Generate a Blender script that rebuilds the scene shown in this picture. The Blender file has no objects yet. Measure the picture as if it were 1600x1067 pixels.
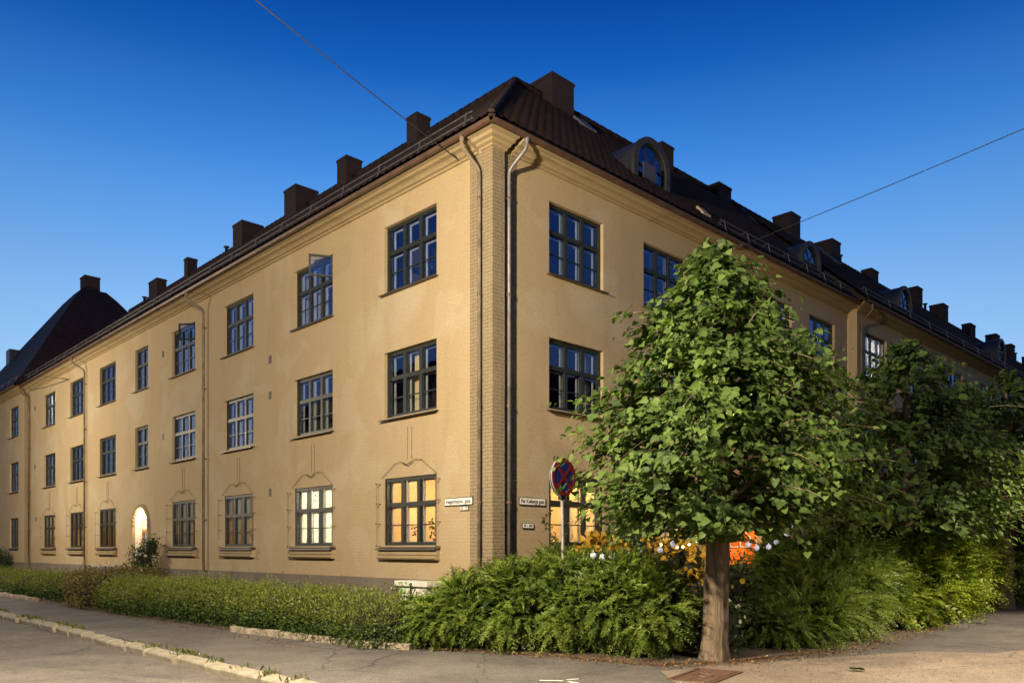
import bpy, math, random
import numpy as np
from mathutils import Vector

random.seed(7)
rng = np.random.default_rng(11)
SC = bpy.context.scene
COL = SC.collection
R = math.radians

# ---------------------------------------------------------------- camera
CAM_POS = (-11.2386, -12.2233, 1.65)
cam_d = bpy.data.cameras.new('camera')
cam = bpy.data.objects.new('camera', cam_d)
COL.objects.link(cam)
cam.location = CAM_POS
cam.rotation_euler = (math.pi / 2, 0, R(46.0428 - 90))
cam_d.sensor_width = 36.0
cam_d.lens = 28.42
cam_d.shift_y = 0.2028
cam_d.clip_start = 0.1
cam_d.clip_end = 3000
SC.camera = cam

# ---------------------------------------------------------------- dusk sky
SUN_AZ = 46.0      # heading of the set sun, degrees from +x: it went down behind the houses
world = bpy.data.worlds.new('World')
SC.world = world
world.use_nodes = True
wn, wl = world.node_tree.nodes, world.node_tree.links
bg = wn['Background']
sky = wn.new('ShaderNodeTexSky')
sky.sky_type = 'NISHITA'
sky.sun_disc = False
sky.sun_elevation = R(-1.0)
sky.sun_rotation = R(90 - SUN_AZ)
sky.air_density = 1.0
sky.dust_density = 0.3
sky.ozone_density = 3.0
tc = wn.new('ShaderNodeTexCoord')
sep = wn.new('ShaderNodeSeparateXYZ')
wl.new(tc.outputs['Generated'], sep.inputs[0])
ramp = wn.new('ShaderNodeValToRGB')
wl.new(sep.outputs['Z'], ramp.inputs['Fac'])
cr = ramp.color_ramp
cr.interpolation = 'CARDINAL'
cr.elements[0].position = 0.0
cr.elements[0].color = (1.0, 1.0, 0.90, 1)
cr.elements[1].position = 1.0
cr.elements[1].color = (0.004, 0.10, 0.32, 1)
for p, c in ((0.20, (1.0, 1.0, 0.88)), (0.285, (0.90, 0.99, 0.87)), (0.404, (0.42, 0.80, 0.89)), (0.489, (0.12, 0.49, 0.73)), (0.558, (0.020, 0.27, 0.56)), (0.75, (0.006, 0.15, 0.42))):
    e = cr.elements.new(p)
    e.color = (*c, 1)
mul = wn.new('ShaderNodeMixRGB')
mul.blend_type = 'MULTIPLY'
mul.inputs[0].default_value = 1.0
wl.new(sky.outputs[0], mul.inputs[1])
wl.new(ramp.outputs[0], mul.inputs[2])
wl.new(mul.outputs[0], bg.inputs[0])
bg.inputs[1].default_value = 0.15

sun_d = bpy.data.lights.new('afterglow_sun', 'SUN')
sun_d.energy = 0.01
sun_d.angle = R(25)
sun_d.color = (1.0, 0.80, 0.62)
sun = bpy.data.objects.new('afterglow_sun', sun_d)
COL.objects.link(sun)
sa = R(SUN_AZ)
sdir = Vector((math.cos(sa) * math.cos(R(6)), math.sin(sa) * math.cos(R(6)), math.sin(R(6))))
sun.rotation_euler = sdir.to_track_quat('Z', 'Y').to_euler()
sun.location = (-30, -30, 30)

SC.view_settings.view_transform = 'Standard'
SC.view_settings.look = 'None'
SC.view_settings.exposure = 3.55
SC.view_settings.gamma = 1.0
SC.view_settings.use_curve_mapping = False
SC.render.engine = 'CYCLES'
SC.cycles.use_denoising = True
SC.cycles.max_bounces = 6
SC.cycles.diffuse_bounces = 3
SC.cycles.glossy_bounces = 3
SC.cycles.transmission_bounces = 4
SC.cycles.transparent_max_bounces = 12
SC.cycles.sample_clamp_indirect = 6.0
SC.cycles.caustics_reflective = False
SC.cycles.caustics_refractive = False

LAMP_COL = (1.0, 0.83, 0.60)

# ================================================================ materials
MATS = {}


def new_mat(name):
    m = bpy.data.materials.new(name)
    m.use_nodes = True
    MATS[name] = m
    nt = m.node_tree
    return m, nt, nt.nodes, nt.links, nt.nodes['Principled BSDF']


def rgb(c):
    return (c[0], c[1], c[2], 1.0)


def simple(name, col, rough=0.7, metal=0.0, vary=0.12, scale=6.0, bump=0.0, bscale=40.0, spec=0.5, wear=None, stretch=None, bdist=0.02):
    """a plain surface with noise in its colour and roughness and an optional fine relief"""
    m, nt, N, L, b = new_mat(name)
    b.inputs['Roughness'].default_value = rough
    b.inputs['Metallic'].default_value = metal
    b.inputs['Specular IOR Level'].default_value = spec
    t = N.new('ShaderNodeTexCoord')
    no = N.new('ShaderNodeTexNoise')
    no.inputs['Scale'].default_value = scale
    no.inputs['Detail'].default_value = 6
    no.inputs['Roughness'].default_value = 0.65
    src = t.outputs['Object']
    if stretch:
        mp_ = N.new('ShaderNodeMapping')
        mp_.inputs['Scale'].default_value = stretch
        L.new(src, mp_.inputs[0])
        src = mp_.outputs[0]
    L.new(src, no.inputs['Vector'])
    mx = N.new('ShaderNodeMixRGB')
    lo = [c * (1 - vary * 1.6) for c in col]
    hi = [min(1, c * (1 + vary)) for c in col]
    if wear:
        lo = wear
    mx.inputs[1].default_value = rgb(lo)
    mx.inputs[2].default_value = rgb(hi)
    rp = N.new('ShaderNodeValToRGB')
    rp.color_ramp.elements[0].position = 0.32
    rp.color_ramp.elements[1].position = 0.62
    L.new(no.outputs['Fac'], rp.inputs[0])
    L.new(rp.outputs[0], mx.inputs[0])
    L.new(mx.outputs[0], b.inputs['Base Color'])
    if bump > 0:
        n2 = N.new('ShaderNodeTexNoise')
        n2.inputs['Scale'].default_value = bscale
        n2.inputs['Detail'].default_value = 5
        L.new(src, n2.inputs['Vector'])
        bp = N.new('ShaderNodeBump')
        bp.inputs['Strength'].default_value = bump
        bp.inputs['Distance'].default_value = bdist
        L.new(n2.outputs['Fac'], bp.inputs['Height'])
        L.new(bp.outputs[0], b.inputs['Normal'])
    return m


def plaster(name, base, pale, dirt, brick_h=0.5, grain=0.35, bdist=0.006):
    """lime plaster over brick: soft repaint patches, vertical dirt runs, brick courses showing through as relief"""
    m, nt, N, L, b = new_mat(name)
    b.inputs['Roughness'].default_value = 0.9
    b.inputs['Specular IOR Level'].default_value = 0.2
    t = N.new('ShaderNodeTexCoord')
    sx = N.new('ShaderNodeSeparateXYZ')
    L.new(t.outputs['Object'], sx.inputs[0])
    ad = N.new('ShaderNodeMath')
    ad.operation = 'ADD'
    L.new(sx.outputs[0], ad.inputs[0])
    L.new(sx.outputs[1], ad.inputs[1])
    cb = N.new('ShaderNodeCombineXYZ')
    L.new(ad.outputs[0], cb.inputs[0])
    L.new(sx.outputs[2], cb.inputs[1])
    # repaint patches
    n1 = N.new('ShaderNodeTexNoise')
    n1.inputs['Scale'].default_value = 0.42
    n1.inputs['Detail'].default_value = 5
    n1.inputs['Roughness'].default_value = 0.55
    n1.inputs['Distortion'].default_value = 0.6
    L.new(cb.outputs[0], n1.inputs['Vector'])
    r1 = N.new('ShaderNodeValToRGB')
    r1.color_ramp.elements[0].position = 0.50
    r1.color_ramp.elements[1].position = 0.66
    L.new(n1.outputs['Fac'], r1.inputs[0])
    m1 = N.new('ShaderNodeMixRGB')
    m1.inputs[1].default_value = rgb(base)
    m1.inputs[2].default_value = rgb(pale)
    L.new(r1.outputs[0], m1.inputs[0])
    # dirt runs, stretched vertically
    mp = N.new('ShaderNodeMapping')
    mp.inputs['Scale'].default_value = (1.4, 0.28, 1)
    L.new(cb.outputs[0], mp.inputs[0])
    n2 = N.new('ShaderNodeTexNoise')
    n2.inputs['Scale'].default_value = 1.1
    n2.inputs['Detail'].default_value = 9
    n2.inputs['Roughness'].default_value = 0.68
    L.new(mp.outputs[0], n2.inputs['Vector'])
    r2 = N.new('ShaderNodeValToRGB')
    r2.color_ramp.elements[0].position = 0.50
    r2.color_ramp.elements[1].position = 0.80
    r2.color_ramp.elements[1].color = (0.75, 0.75, 0.75, 1)
    L.new(n2.outputs['Fac'], r2.inputs[0])
    m2 = N.new('ShaderNodeMixRGB')
    m2.inputs[2].default_value = rgb(dirt)
    L.new(m1.outputs[0], m2.inputs[1])
    L.new(r2.outputs[0], m2.inputs[0])
    # old repairs with a clear edge, and hairline cracks
    n5 = N.new('ShaderNodeTexNoise')
    n5.inputs['Scale'].default_value = 0.62
    n5.inputs['Detail'].default_value = 3
    n5.inputs['Distortion'].default_value = 0.4
    of = N.new('ShaderNodeVectorMath')
    of.inputs[1].default_value = (13.7, 5.2, 0)
    L.new(cb.outputs[0], of.inputs[0])
    L.new(of.outputs[0], n5.inputs['Vector'])
    r5 = N.new('ShaderNodeValToRGB')
    r5.color_ramp.elements[0].position = 0.60
    r5.color_ramp.elements[1].position = 0.625
    r5.color_ramp.elements[1].color = (0.5, 0.5, 0.5, 1)
    L.new(n5.outputs['Fac'], r5.inputs[0])
    m5 = N.new('ShaderNodeMixRGB')
    m5.inputs[2].default_value = rgb(pale)
    L.new(r5.outputs[0], m5.inputs[0])
    L.new(m2.outputs[0], m5.inputs[1])
    vc = N.new('ShaderNodeTexVoronoi')
    vc.feature = 'DISTANCE_TO_EDGE'
    vc.inputs['Scale'].default_value = 0.75
    wv = N.new('ShaderNodeTexNoise')
    wv.inputs['Scale'].default_value = 2.2
    wv.inputs['Detail'].default_value = 6
    L.new(cb.outputs[0], wv.inputs['Vector'])
    wa = N.new('ShaderNodeVectorMath')
    wa.operation = 'MULTIPLY_ADD'
    wa.inputs[1].default_value = (0.55, 0.55, 0)
    L.new(wv.outputs['Color'], wa.inputs[0])
    L.new(cb.outputs[0], wa.inputs[2])
    L.new(wa.outputs[0], vc.inputs['Vector'])
    rc = N.new('ShaderNodeValToRGB')
    rc.color_ramp.elements[0].position = 0.0
    rc.color_ramp.elements[0].color = (0.5, 0.5, 0.5, 1)
    rc.color_ramp.elements[1].position = 0.010
    rc.color_ramp.elements[1].color = (0, 0, 0, 1)
    L.new(vc.outputs['Distance'], rc.inputs[0])
    km = N.new('ShaderNodeMath')
    km.operation = 'MULTIPLY'
    L.new(rc.outputs[0], km.inputs[0])
    L.new(r2.outputs[0], km.inputs[1])
    m6 = N.new('ShaderNodeMixRGB')
    m6.inputs[2].default_value = rgb([c * 0.45 for c in dirt])
    L.new(km.outputs[0], m6.inputs[0])
    L.new(m5.outputs[0], m6.inputs[1])
    m2 = m6
    # fine speckle
    n3 = N.new('ShaderNodeTexNoise')
    n3.inputs['Scale'].default_value = 22
    n3.inputs['Detail'].default_value = 4
    L.new(cb.outputs[0], n3.inputs['Vector'])
    m3 = N.new('ShaderNodeMixRGB')
    m3.blend_type = 'OVERLAY'
    m3.inputs[0].default_value = 0.22
    L.new(m2.outputs[0], m3.inputs[1])
    L.new(n3.outputs['Fac'], m3.inputs[2])
    L.new(m3.outputs[0], b.inputs['Base Color'])
    # relief
    br = N.new('ShaderNodeTexBrick')
    br.inputs['Scale'].default_value = 1.0
    br.inputs['Brick Width'].default_value = 0.24
    br.inputs['Row Height'].default_value = 0.075
    br.inputs['Mortar Size'].default_value = 0.012
    br.inputs['Mortar Smooth'].default_value = 1.0
    br.inputs['Color1'].default_value = (1, 1, 1, 1)
    br.inputs['Color2'].default_value = (0.75, 0.75, 0.75, 1)
    br.inputs['Mortar'].default_value = (0.35, 0.35, 0.35, 1)
    wob = N.new('ShaderNodeTexNoise')
    wob.inputs['Scale'].default_value = 6
    L.new(cb.outputs[0], wob.inputs['Vector'])
    va = N.new('ShaderNodeVectorMath')
    va.operation = 'SCALE'
    va.inputs['Scale'].default_value = 0.02
    L.new(wob.outputs['Color'], va.inputs[0])
    vb = N.new('ShaderNodeVectorMath')
    vb.operation = 'ADD'
    L.new(cb.outputs[0], vb.inputs[0])
    L.new(va.outputs[0], vb.inputs[1])
    L.new(vb.outputs[0], br.inputs['Vector'])
    b1 = N.new('ShaderNodeBump')
    b1.inputs['Strength'].default_value = brick_h
    b1.inputs['Distance'].default_value = bdist
    L.new(br.outputs['Color'], b1.inputs['Height'])
    n4 = N.new('ShaderNodeTexNoise')
    n4.inputs['Scale'].default_value = 9
    n4.inputs['Detail'].default_value = 8
    n4.inputs['Roughness'].default_value = 0.7
    L.new(cb.outputs[0], n4.inputs['Vector'])
    b2 = N.new('ShaderNodeBump')
    b2.inputs['Strength'].default_value = grain
    b2.inputs['Distance'].default_value = 0.02
    L.new(n4.outputs['Fac'], b2.inputs['Height'])
    L.new(b1.outputs[0], b2.inputs['Normal'])
    L.new(b2.outputs[0], b.inputs['Normal'])
    return m


def asphalt(name, col, vary=0.25, tint=(1.0, 0.97, 0.93)):
    m, nt, N, L, b = new_mat(name)
    b.inputs['Roughness'].default_value = 0.85
    b.inputs['Specular IOR Level'].default_value = 0.3
    t = N.new('ShaderNodeTexCoord')
    big = N.new('ShaderNodeTexNoise')
    big.inputs['Scale'].default_value = 0.7
    big.inputs['Detail'].default_value = 6
    big.inputs['Roughness'].default_value = 0.6
    L.new(t.outputs['Object'], big.inputs['Vector'])
    vor = N.new('ShaderNodeTexVoronoi')
    vor.inputs['Scale'].default_value = 75
    L.new(t.outputs['Object'], vor.inputs['Vector'])
    fine = N.new('ShaderNodeTexNoise')
    fine.inputs['Scale'].default_value = 60
    fine.inputs['Detail'].default_value = 5
    L.new(t.outputs['Object'], fine.inputs['Vector'])
    m1 = N.new('ShaderNodeMixRGB')
    m1.inputs[1].default_value = rgb([c * (1 - vary) * k for c, k in zip(col, tint)])
    m1.inputs[2].default_value = rgb([c * (1 + vary) * k for c, k in zip(col, tint)])
    r = N.new('ShaderNodeValToRGB')
    r.color_ramp.elements[0].position = 0.35
    r.color_ramp.elements[1].position = 0.65
    L.new(big.outputs['Fac'], r.inputs[0])
    L.new(r.outputs[0], m1.inputs[0])
    m2 = N.new('ShaderNodeMixRGB')
    m2.blend_type = 'OVERLAY'
    m2.inputs[0].default_value = 0.55
    L.new(m1.outputs[0], m2.inputs[1])
    L.new(vor.outputs['Color'], m2.inputs[2])
    ck = N.new('ShaderNodeTexVoronoi')
    ck.feature = 'DISTANCE_TO_EDGE'
    ck.inputs['Scale'].default_value = 0.33
    wv = N.new('ShaderNodeVectorMath')
    wv.operation = 'MULTIPLY_ADD'
    wv.inputs[1].default_value = (0.9, 0.9, 0)
    L.new(big.outputs['Color'], wv.inputs[0])
    L.new(t.outputs['Object'], wv.inputs[2])
    L.new(wv.outputs[0], ck.inputs['Vector'])
    rk = N.new('ShaderNodeValToRGB')
    rk.color_ramp.elements[0].color = (0.45, 0.45, 0.45, 1)
    rk.color_ramp.elements[1].position = 0.006
    L.new(ck.outputs['Distance'], rk.inputs[0])
    st = N.new('ShaderNodeTexNoise')
    st.inputs['Scale'].default_value = 2.6
    st.inputs['Detail'].default_value = 7
    st.inputs['Roughness'].default_value = 0.7
    L.new(t.outputs['Object'], st.inputs['Vector'])
    rs = N.new('ShaderNodeValToRGB')
    rs.color_ramp.elements[0].position = 0.28
    rs.color_ramp.elements[0].color = (0.62, 0.62, 0.62, 1)
    rs.color_ramp.elements[1].position = 0.50
    L.new(st.outputs['Fac'], rs.inputs[0])
    mk = N.new('ShaderNodeMixRGB')
    mk.blend_type = 'MULTIPLY'
    mk.inputs[0].default_value = 1
    L.new(m1.outputs[0], mk.inputs[1])
    L.new(rk.outputs[0], mk.inputs[2])
    mk2 = N.new('ShaderNodeMixRGB')
    mk2.blend_type = 'MULTIPLY'
    mk2.inputs[0].default_value = 0.8
    L.new(mk.outputs[0], mk2.inputs[1])
    L.new(rs.outputs[0], mk2.inputs[2])
    L.new(mk2.outputs[0], m2.inputs[1])
    bwn = N.new('ShaderNodeRGBToBW')
    L.new(vor.outputs['Color'], bwn.inputs[0])
    L.new(bwn.outputs[0], m2.inputs[2])
    L.new(m2.outputs[0], b.inputs['Base Color'])
    bp = N.new('ShaderNodeBump')
    bp.inputs['Strength'].default_value = 0.5
    bp.inputs['Distance'].default_value = 0.008
    L.new(fine.outputs['Fac'], bp.inputs['Height'])
    L.new(bp.outputs[0], b.inputs['Normal'])
    return m


def leaf_mat(name, a, c, trans=0.35, rough=0.45, spec=0.35, green=True):
    """leaf colour runs between a and c leaf by leaf (attribute tint); light also passes through the blade"""
    m, nt, N, L, b = new_mat(name)
    out = N['Material Output']
    at = N.new('ShaderNodeAttribute')
    at.attribute_name = 'tint'
    mx = N.new('ShaderNodeMixRGB')
    mx.inputs[1].default_value = rgb(a)
    mx.inputs[2].default_value = rgb(c)
    L.new(at.outputs['Fac'], mx.inputs[0])
    L.new(mx.outputs[0], b.inputs['Base Color'])
    b.inputs['Roughness'].default_value = rough
    b.inputs['Specular IOR Level'].default_value = spec
    tr = N.new('ShaderNodeBsdfTranslucent')
    br = N.new('ShaderNodeMixRGB')
    br.blend_type = 'MULTIPLY'
    br.inputs[0].default_value = 1.0
    br.inputs[2].default_value = (1.25, 1.35, 0.6, 1) if green else (1, 1, 1, 1)
    L.new(mx.outputs[0], br.inputs[1])
    L.new(br.outputs[0], tr.inputs[0])
    ms = N.new('ShaderNodeMixShader')
    ms.inputs[0].default_value = trans
    L.new(b.outputs[0], ms.inputs[1])
    L.new(tr.outputs[0], ms.inputs[2])
    L.new(ms.outputs[0], out.inputs[0])
    return m


def emis(name, col, strength):
    m, nt, N, L, b = new_mat(name)
    b.inputs['Base Color'].default_value = rgb(col)
    b.inputs['Emission Color'].default_value = rgb(col)
    b.inputs['Emission Strength'].default_value = strength
    return m


def glass_mat(name, tintc=(0.9, 0.93, 0.92), boost=0.06, wave=0.06):
    m, nt, N, L, b = new_mat(name)
    N.remove(b)
    out = N['Material Output']
    tr = N.new('ShaderNodeBsdfTransparent')
    tr.inputs[0].default_value = rgb(tintc)
    gl = N.new('ShaderNodeBsdfGlossy')
    gl.inputs['Roughness'].default_value = 0.015
    gl.inputs[0].default_value = (0.42, 0.55, 1.0, 1)      # blue put into the reflection, as a deep twilight sky mirrored
    fr = N.new('ShaderNodeFresnel')
    ge = N.new('ShaderNodeNewGeometry')
    io = N.new('ShaderNodeMapRange')          # the same reflectance from both faces of the thin pane
    io.inputs['To Min'].default_value = 1.5
    io.inputs['To Max'].default_value = 1 / 1.5
    L.new(ge.outputs['Backfacing'], io.inputs['Value'])
    L.new(io.outputs[0], fr.inputs[0])
    mu = N.new('ShaderNodeMath')
    mu.operation = 'ADD'
    mu.use_clamp = True
    mu.inputs[1].default_value = boost
    L.new(fr.outputs[0], mu.inputs[0])
    ms = N.new('ShaderNodeMixShader')
    L.new(mu.outputs[0], ms.inputs[0])
    L.new(tr.outputs[0], ms.inputs[1])
    L.new(gl.outputs[0], ms.inputs[2])
    L.new(ms.outputs[0], out.inputs[0])
    t = N.new('ShaderNodeTexCoord')
    oi = N.new('ShaderNodeObjectInfo')
    va = N.new('ShaderNodeVectorMath')
    va.operation = 'ADD'
    L.new(t.outputs['Object'], va.inputs[0])
    cbr = N.new('ShaderNodeMath')
    cbr.operation = 'MULTIPLY'
    cbr.inputs[1].default_value = 40
    L.new(oi.outputs['Random'], cbr.inputs[0])
    L.new(cbr.outputs[0], va.inputs[1])
    no = N.new('ShaderNodeTexNoise')
    no.inputs['Scale'].default_value = 2.2
    no.inputs['Detail'].default_value = 1
    L.new(va.outputs[0], no.inputs['Vector'])
    bp = N.new('ShaderNodeBump')
    bp.inputs['Strength'].default_value = wave
    bp.inputs['Distance'].default_value = 0.05
    L.new(no.outputs['Fac'], bp.inputs['Height'])
    L.new(bp.outputs[0], gl.inputs['Normal'])
    return m


M_PLASTER = plaster('ochre_plaster', (0.405, 0.312, 0.180), (0.44, 0.365, 0.235), (0.335, 0.254, 0.143))
M_PLASTER_G = plaster('grey_beige_plaster', (0.262, 0.208, 0.125), (0.30, 0.245, 0.155), (0.17, 0.135, 0.08), brick_h=1.0, grain=0.6, bdist=0.02)
M_CORNICE = plaster('cornice_plaster', (0.33, 0.255, 0.143), (0.36, 0.29, 0.172), (0.225, 0.168, 0.09), brick_h=0.0, grain=0.3)
M_PLINTH = plaster('grey_plinth', (0.17, 0.145, 0.115), (0.21, 0.18, 0.145), (0.11, 0.095, 0.075), brick_h=0.0, grain=0.7)
M_TILE = simple('roof_tile', (0.022, 0.0115, 0.0085), rough=0.75, vary=0.4, scale=4.0, bump=0.3, bscale=30, spec=0.3)
M_FRAME = simple('dark_green_paint', (0.015, 0.0185, 0.012), rough=0.5, vary=0.15, scale=9)
M_WHITE = simple('white_paint', (0.50, 0.49, 0.45), rough=0.5, vary=0.05)
M_SILLM = simple('brown_sill_metal', (0.07, 0.05, 0.038), rough=0.45, metal=0.3, vary=0.2)
M_GLASS = glass_mat('window_glass')
M_ZINC = simple('zinc_pipe', (0.20, 0.19, 0.18), rough=0.5, metal=0.35, vary=0.2, scale=3)
M_PIPEB = simple('brown_pipe', (0.13, 0.085, 0.055), rough=0.5, metal=0.2, vary=0.25, scale=3)
M_PIPEP = simple('painted_pipe', (0.20, 0.158, 0.108), rough=0.75, metal=0.0, spec=0.2, vary=0.25, scale=3)
M_GUTTER = simple('brown_gutter', (0.10, 0.058, 0.036), rough=0.5, metal=0.2, vary=0.25, scale=2)
M_LEAD = simple('dormer_sheet_metal', (0.042, 0.045, 0.058), rough=0.42, metal=0.4, vary=0.2, scale=2)
M_CASE = simple('grey_casement', (0.06, 0.06, 0.075), rough=0.5)
M_DORM = simple('dormer_front', (0.032, 0.031, 0.027), rough=0.6, vary=0.2)
M_TREL = simple('weathered_wire', (0.16, 0.115, 0.065), rough=0.7, vary=0.3)
M_RAIL = simple('galvanised_rail', (0.14, 0.135, 0.13), rough=0.5, metal=0.6, vary=0.2)
M_WIRE = simple('dark_wire', (0.05, 0.05, 0.055), rough=0.5, metal=0.3)
M_ROOM = simple('room_wall', (0.42, 0.36, 0.28), rough=0.9, vary=0.08, scale=1.0)
M_ROOM_Y = simple('room_wall_warm', (0.72, 0.55, 0.33), rough=0.9, vary=0.08, scale=1.0)
M_ROOM_W = simple('room_wall_white', (0.80, 0.76, 0.66), rough=0.9, vary=0.05, scale=1.0)
M_ROOM_D = simple('room_dark', (0.06, 0.05, 0.045), rough=0.9, vary=0.2, scale=1.0)
M_CURT = leaf_mat('curtain_white', (0.66, 0.62, 0.58), (0.72, 0.68, 0.66), trans=0.5, rough=0.9, spec=0.1, green=False)
M_CURTR = leaf_mat('curtain_rust', (0.30, 0.12, 0.05), (0.34, 0.14, 0.06), trans=0.5, rough=0.9, spec=0.1, green=False)
M_BLIND = leaf_mat('blind_brown', (0.18, 0.095, 0.04), (0.22, 0.12, 0.05), trans=0.4, rough=0.9, spec=0.1, green=False)
M_DOORW = simple('orange_wood', (0.55, 0.19, 0.04), rough=0.5, vary=0.2, scale=5)
M_DOORR = simple('orange_red_paint', (0.75, 0.17, 0.025), rough=0.45, vary=0.12, scale=4)
M_STONE = simple('granite', (0.25, 0.222, 0.158), rough=0.85, vary=0.2, scale=7, bump=0.5, bscale=60)
M_STONE2 = simple('granite_edging', (0.30, 0.25, 0.18), rough=0.9, vary=0.3, scale=6, bump=0.7, bscale=40)
M_ASPH = asphalt('pavement_asphalt', (0.105, 0.098, 0.09))
M_ROAD = asphalt('road_asphalt', (0.115, 0.104, 0.092))
M_ROADL = asphalt('road_asphalt_pale', (0.142, 0.128, 0.114))
M_TAN = asphalt('pavement_tan', (0.215, 0.175, 0.135), vary=0.15)
M_SOIL = simple('soil', (0.065, 0.045, 0.028), rough=1.0, vary=0.35, scale=3, bump=0.8, bscale=15)
M_BARK = simple('bark', (0.150, 0.112, 0.070), rough=0.95, vary=0.4, scale=9, bump=1.0, bscale=20, stretch=(1, 1, 0.14), bdist=0.06)
M_LIME = leaf_mat('lime_leaf', (0.032, 0.066, 0.018), (0.140, 0.208, 0.048), trans=0.4, spec=0.22, rough=0.55)
M_YEW = leaf_mat('yew_needle', (0.045, 0.098, 0.020), (0.230, 0.290, 0.045), trans=0.35)
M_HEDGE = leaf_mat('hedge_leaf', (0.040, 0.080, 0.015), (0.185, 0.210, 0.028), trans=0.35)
M_RUST = leaf_mat('rusty_leaf', (0.065, 0.068, 0.020), (0.185, 0.130, 0.038), trans=0.25)
M_BRIGHT = leaf_mat('bright_leaf', (0.12, 0.19, 0.022), (0.34, 0.40, 0.045), trans=0.45)
M_GLOWLEAF = leaf_mat('window_glow_leaf', (0.36, 0.21, 0.02), (0.60, 0.40, 0.05), trans=0.35)  # warm light from the lit windows is painted into this leaf colour
M_DARKLEAF = leaf_mat('dark_leaf', (0.022, 0.045, 0.016), (0.070, 0.110, 0.032), trans=0.2)
M_PETALW = leaf_mat('white_petal', (0.62, 0.58, 0.46), (0.80, 0.76, 0.66), trans=0.3)
M_PETALY = leaf_mat('yellow_petal', (0.70, 0.42, 0.03), (0.85, 0.62, 0.10), trans=0.3)
M_LITTER = leaf_mat('dry_leaf', (0.12, 0.055, 0.022), (0.30, 0.17, 0.07), trans=0.1)
M_GRASS = leaf_mat('grass_blade', (0.050, 0.070, 0.014), (0.13, 0.135, 0.03), trans=0.25)
M_SIGNW = simple('sign_enamel_white', (0.78, 0.76, 0.70), rough=0.3, vary=0.04)
M_BLACK = simple('black_paint', (0.018, 0.017, 0.016), rough=0.5)
M_SBLUE = simple('sign_blue', (0.008, 0.025, 0.20), rough=0.4, vary=0.06)
M_SRED = simple('sign_red', (0.23, 0.012, 0.016), rough=0.4, vary=0.06)
M_SGREY = simple('sign_back_grey', (0.45, 0.43, 0.40), rough=0.4, metal=0.3)
M_POST = simple('galvanised_post', (0.30, 0.28, 0.25), rough=0.5, metal=0.45, vary=0.2, scale=5)
M_IRON = simple('rusty_cast_iron', (0.15, 0.085, 0.055), rough=0.6, metal=0.4, vary=0.35, scale=12, bump=0.3, bscale=60)
M_PAINT = simple('road_paint', (0.62, 0.58, 0.52), rough=0.7, vary=0.2, scale=12)
M_GREENP = simple('green_spray_paint', (0.10, 0.34, 0.05), rough=0.5)
M_BOXW = simple('cabinet_white', (0.60, 0.57, 0.48), rough=0.6, vary=0.15, scale=6)
M_BULB = emis('lit_bulb_cool', (0.88, 0.84, 1.0), 0.03)
M_BULBW = emis('lit_bulb_warm', (1.0, 0.62, 0.22), 0.8)
M_LAMP = emis('lamp_glow', (1.0, 0.80, 0.52), 4.0)
M_PAPER = emis('paper_lamp', (1.0, 0.86, 0.62), 0.30)
M_POT = simple('terracotta', (0.36, 0.14, 0.06), rough=0.8)
M_FUR = simple('furniture_wood', (0.16, 0.075, 0.03), rough=0.6, vary=0.2)


def brickmat(name, c1, c2, mortar):
    m, nt, N, L, b = new_mat(name)
    b.inputs['Roughness'].default_value = 0.9
    t = N.new('ShaderNodeTexCoord')
    sx = N.new('ShaderNodeSeparateXYZ')
    L.new(t.outputs['Object'], sx.inputs[0])
    ad = N.new('ShaderNodeMath')
    L.new(sx.outputs[0], ad.inputs[0])
    L.new(sx.outputs[1], ad.inputs[1])
    cb = N.new('ShaderNodeCombineXYZ')
    L.new(ad.outputs[0], cb.inputs[0])
    L.new(sx.outputs[2], cb.inputs[1])
    br = N.new('ShaderNodeTexBrick')
    br.inputs['Scale'].default_value = 1
    br.inputs['Brick Width'].default_value = 0.24
    br.inputs['Row Height'].default_value = 0.08
    br.inputs['Mortar Size'].default_value = 0.008
    br.inputs['Color1'].default_value = rgb(c1)
    br.inputs['Color2'].default_value = rgb(c2)
    br.inputs['Mortar'].default_value = rgb(mortar)
    L.new(cb.outputs[0], br.inputs['Vector'])
    L.new(br.outputs['Color'], b.inputs['Base Color'])
    bp = N.new('ShaderNodeBump')
    bp.inputs['Strength'].default_value = 0.6
    bp.inputs['Distance'].default_value = 0.01
    L.new(br.outputs['Color'], bp.inputs['Height'])
    L.new(bp.outputs[0], b.inputs['Normal'])
    return m


M_CHIM = brickmat('chimney_brick', (0.033, 0.016, 0.012), (0.019, 0.0105, 0.009), (0.033, 0.026, 0.022))
M_OPP = plaster('opposite_plaster', (0.085, 0.068, 0.05), (0.10, 0.083, 0.062), (0.06, 0.048, 0.036), brick_h=0.2)


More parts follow.
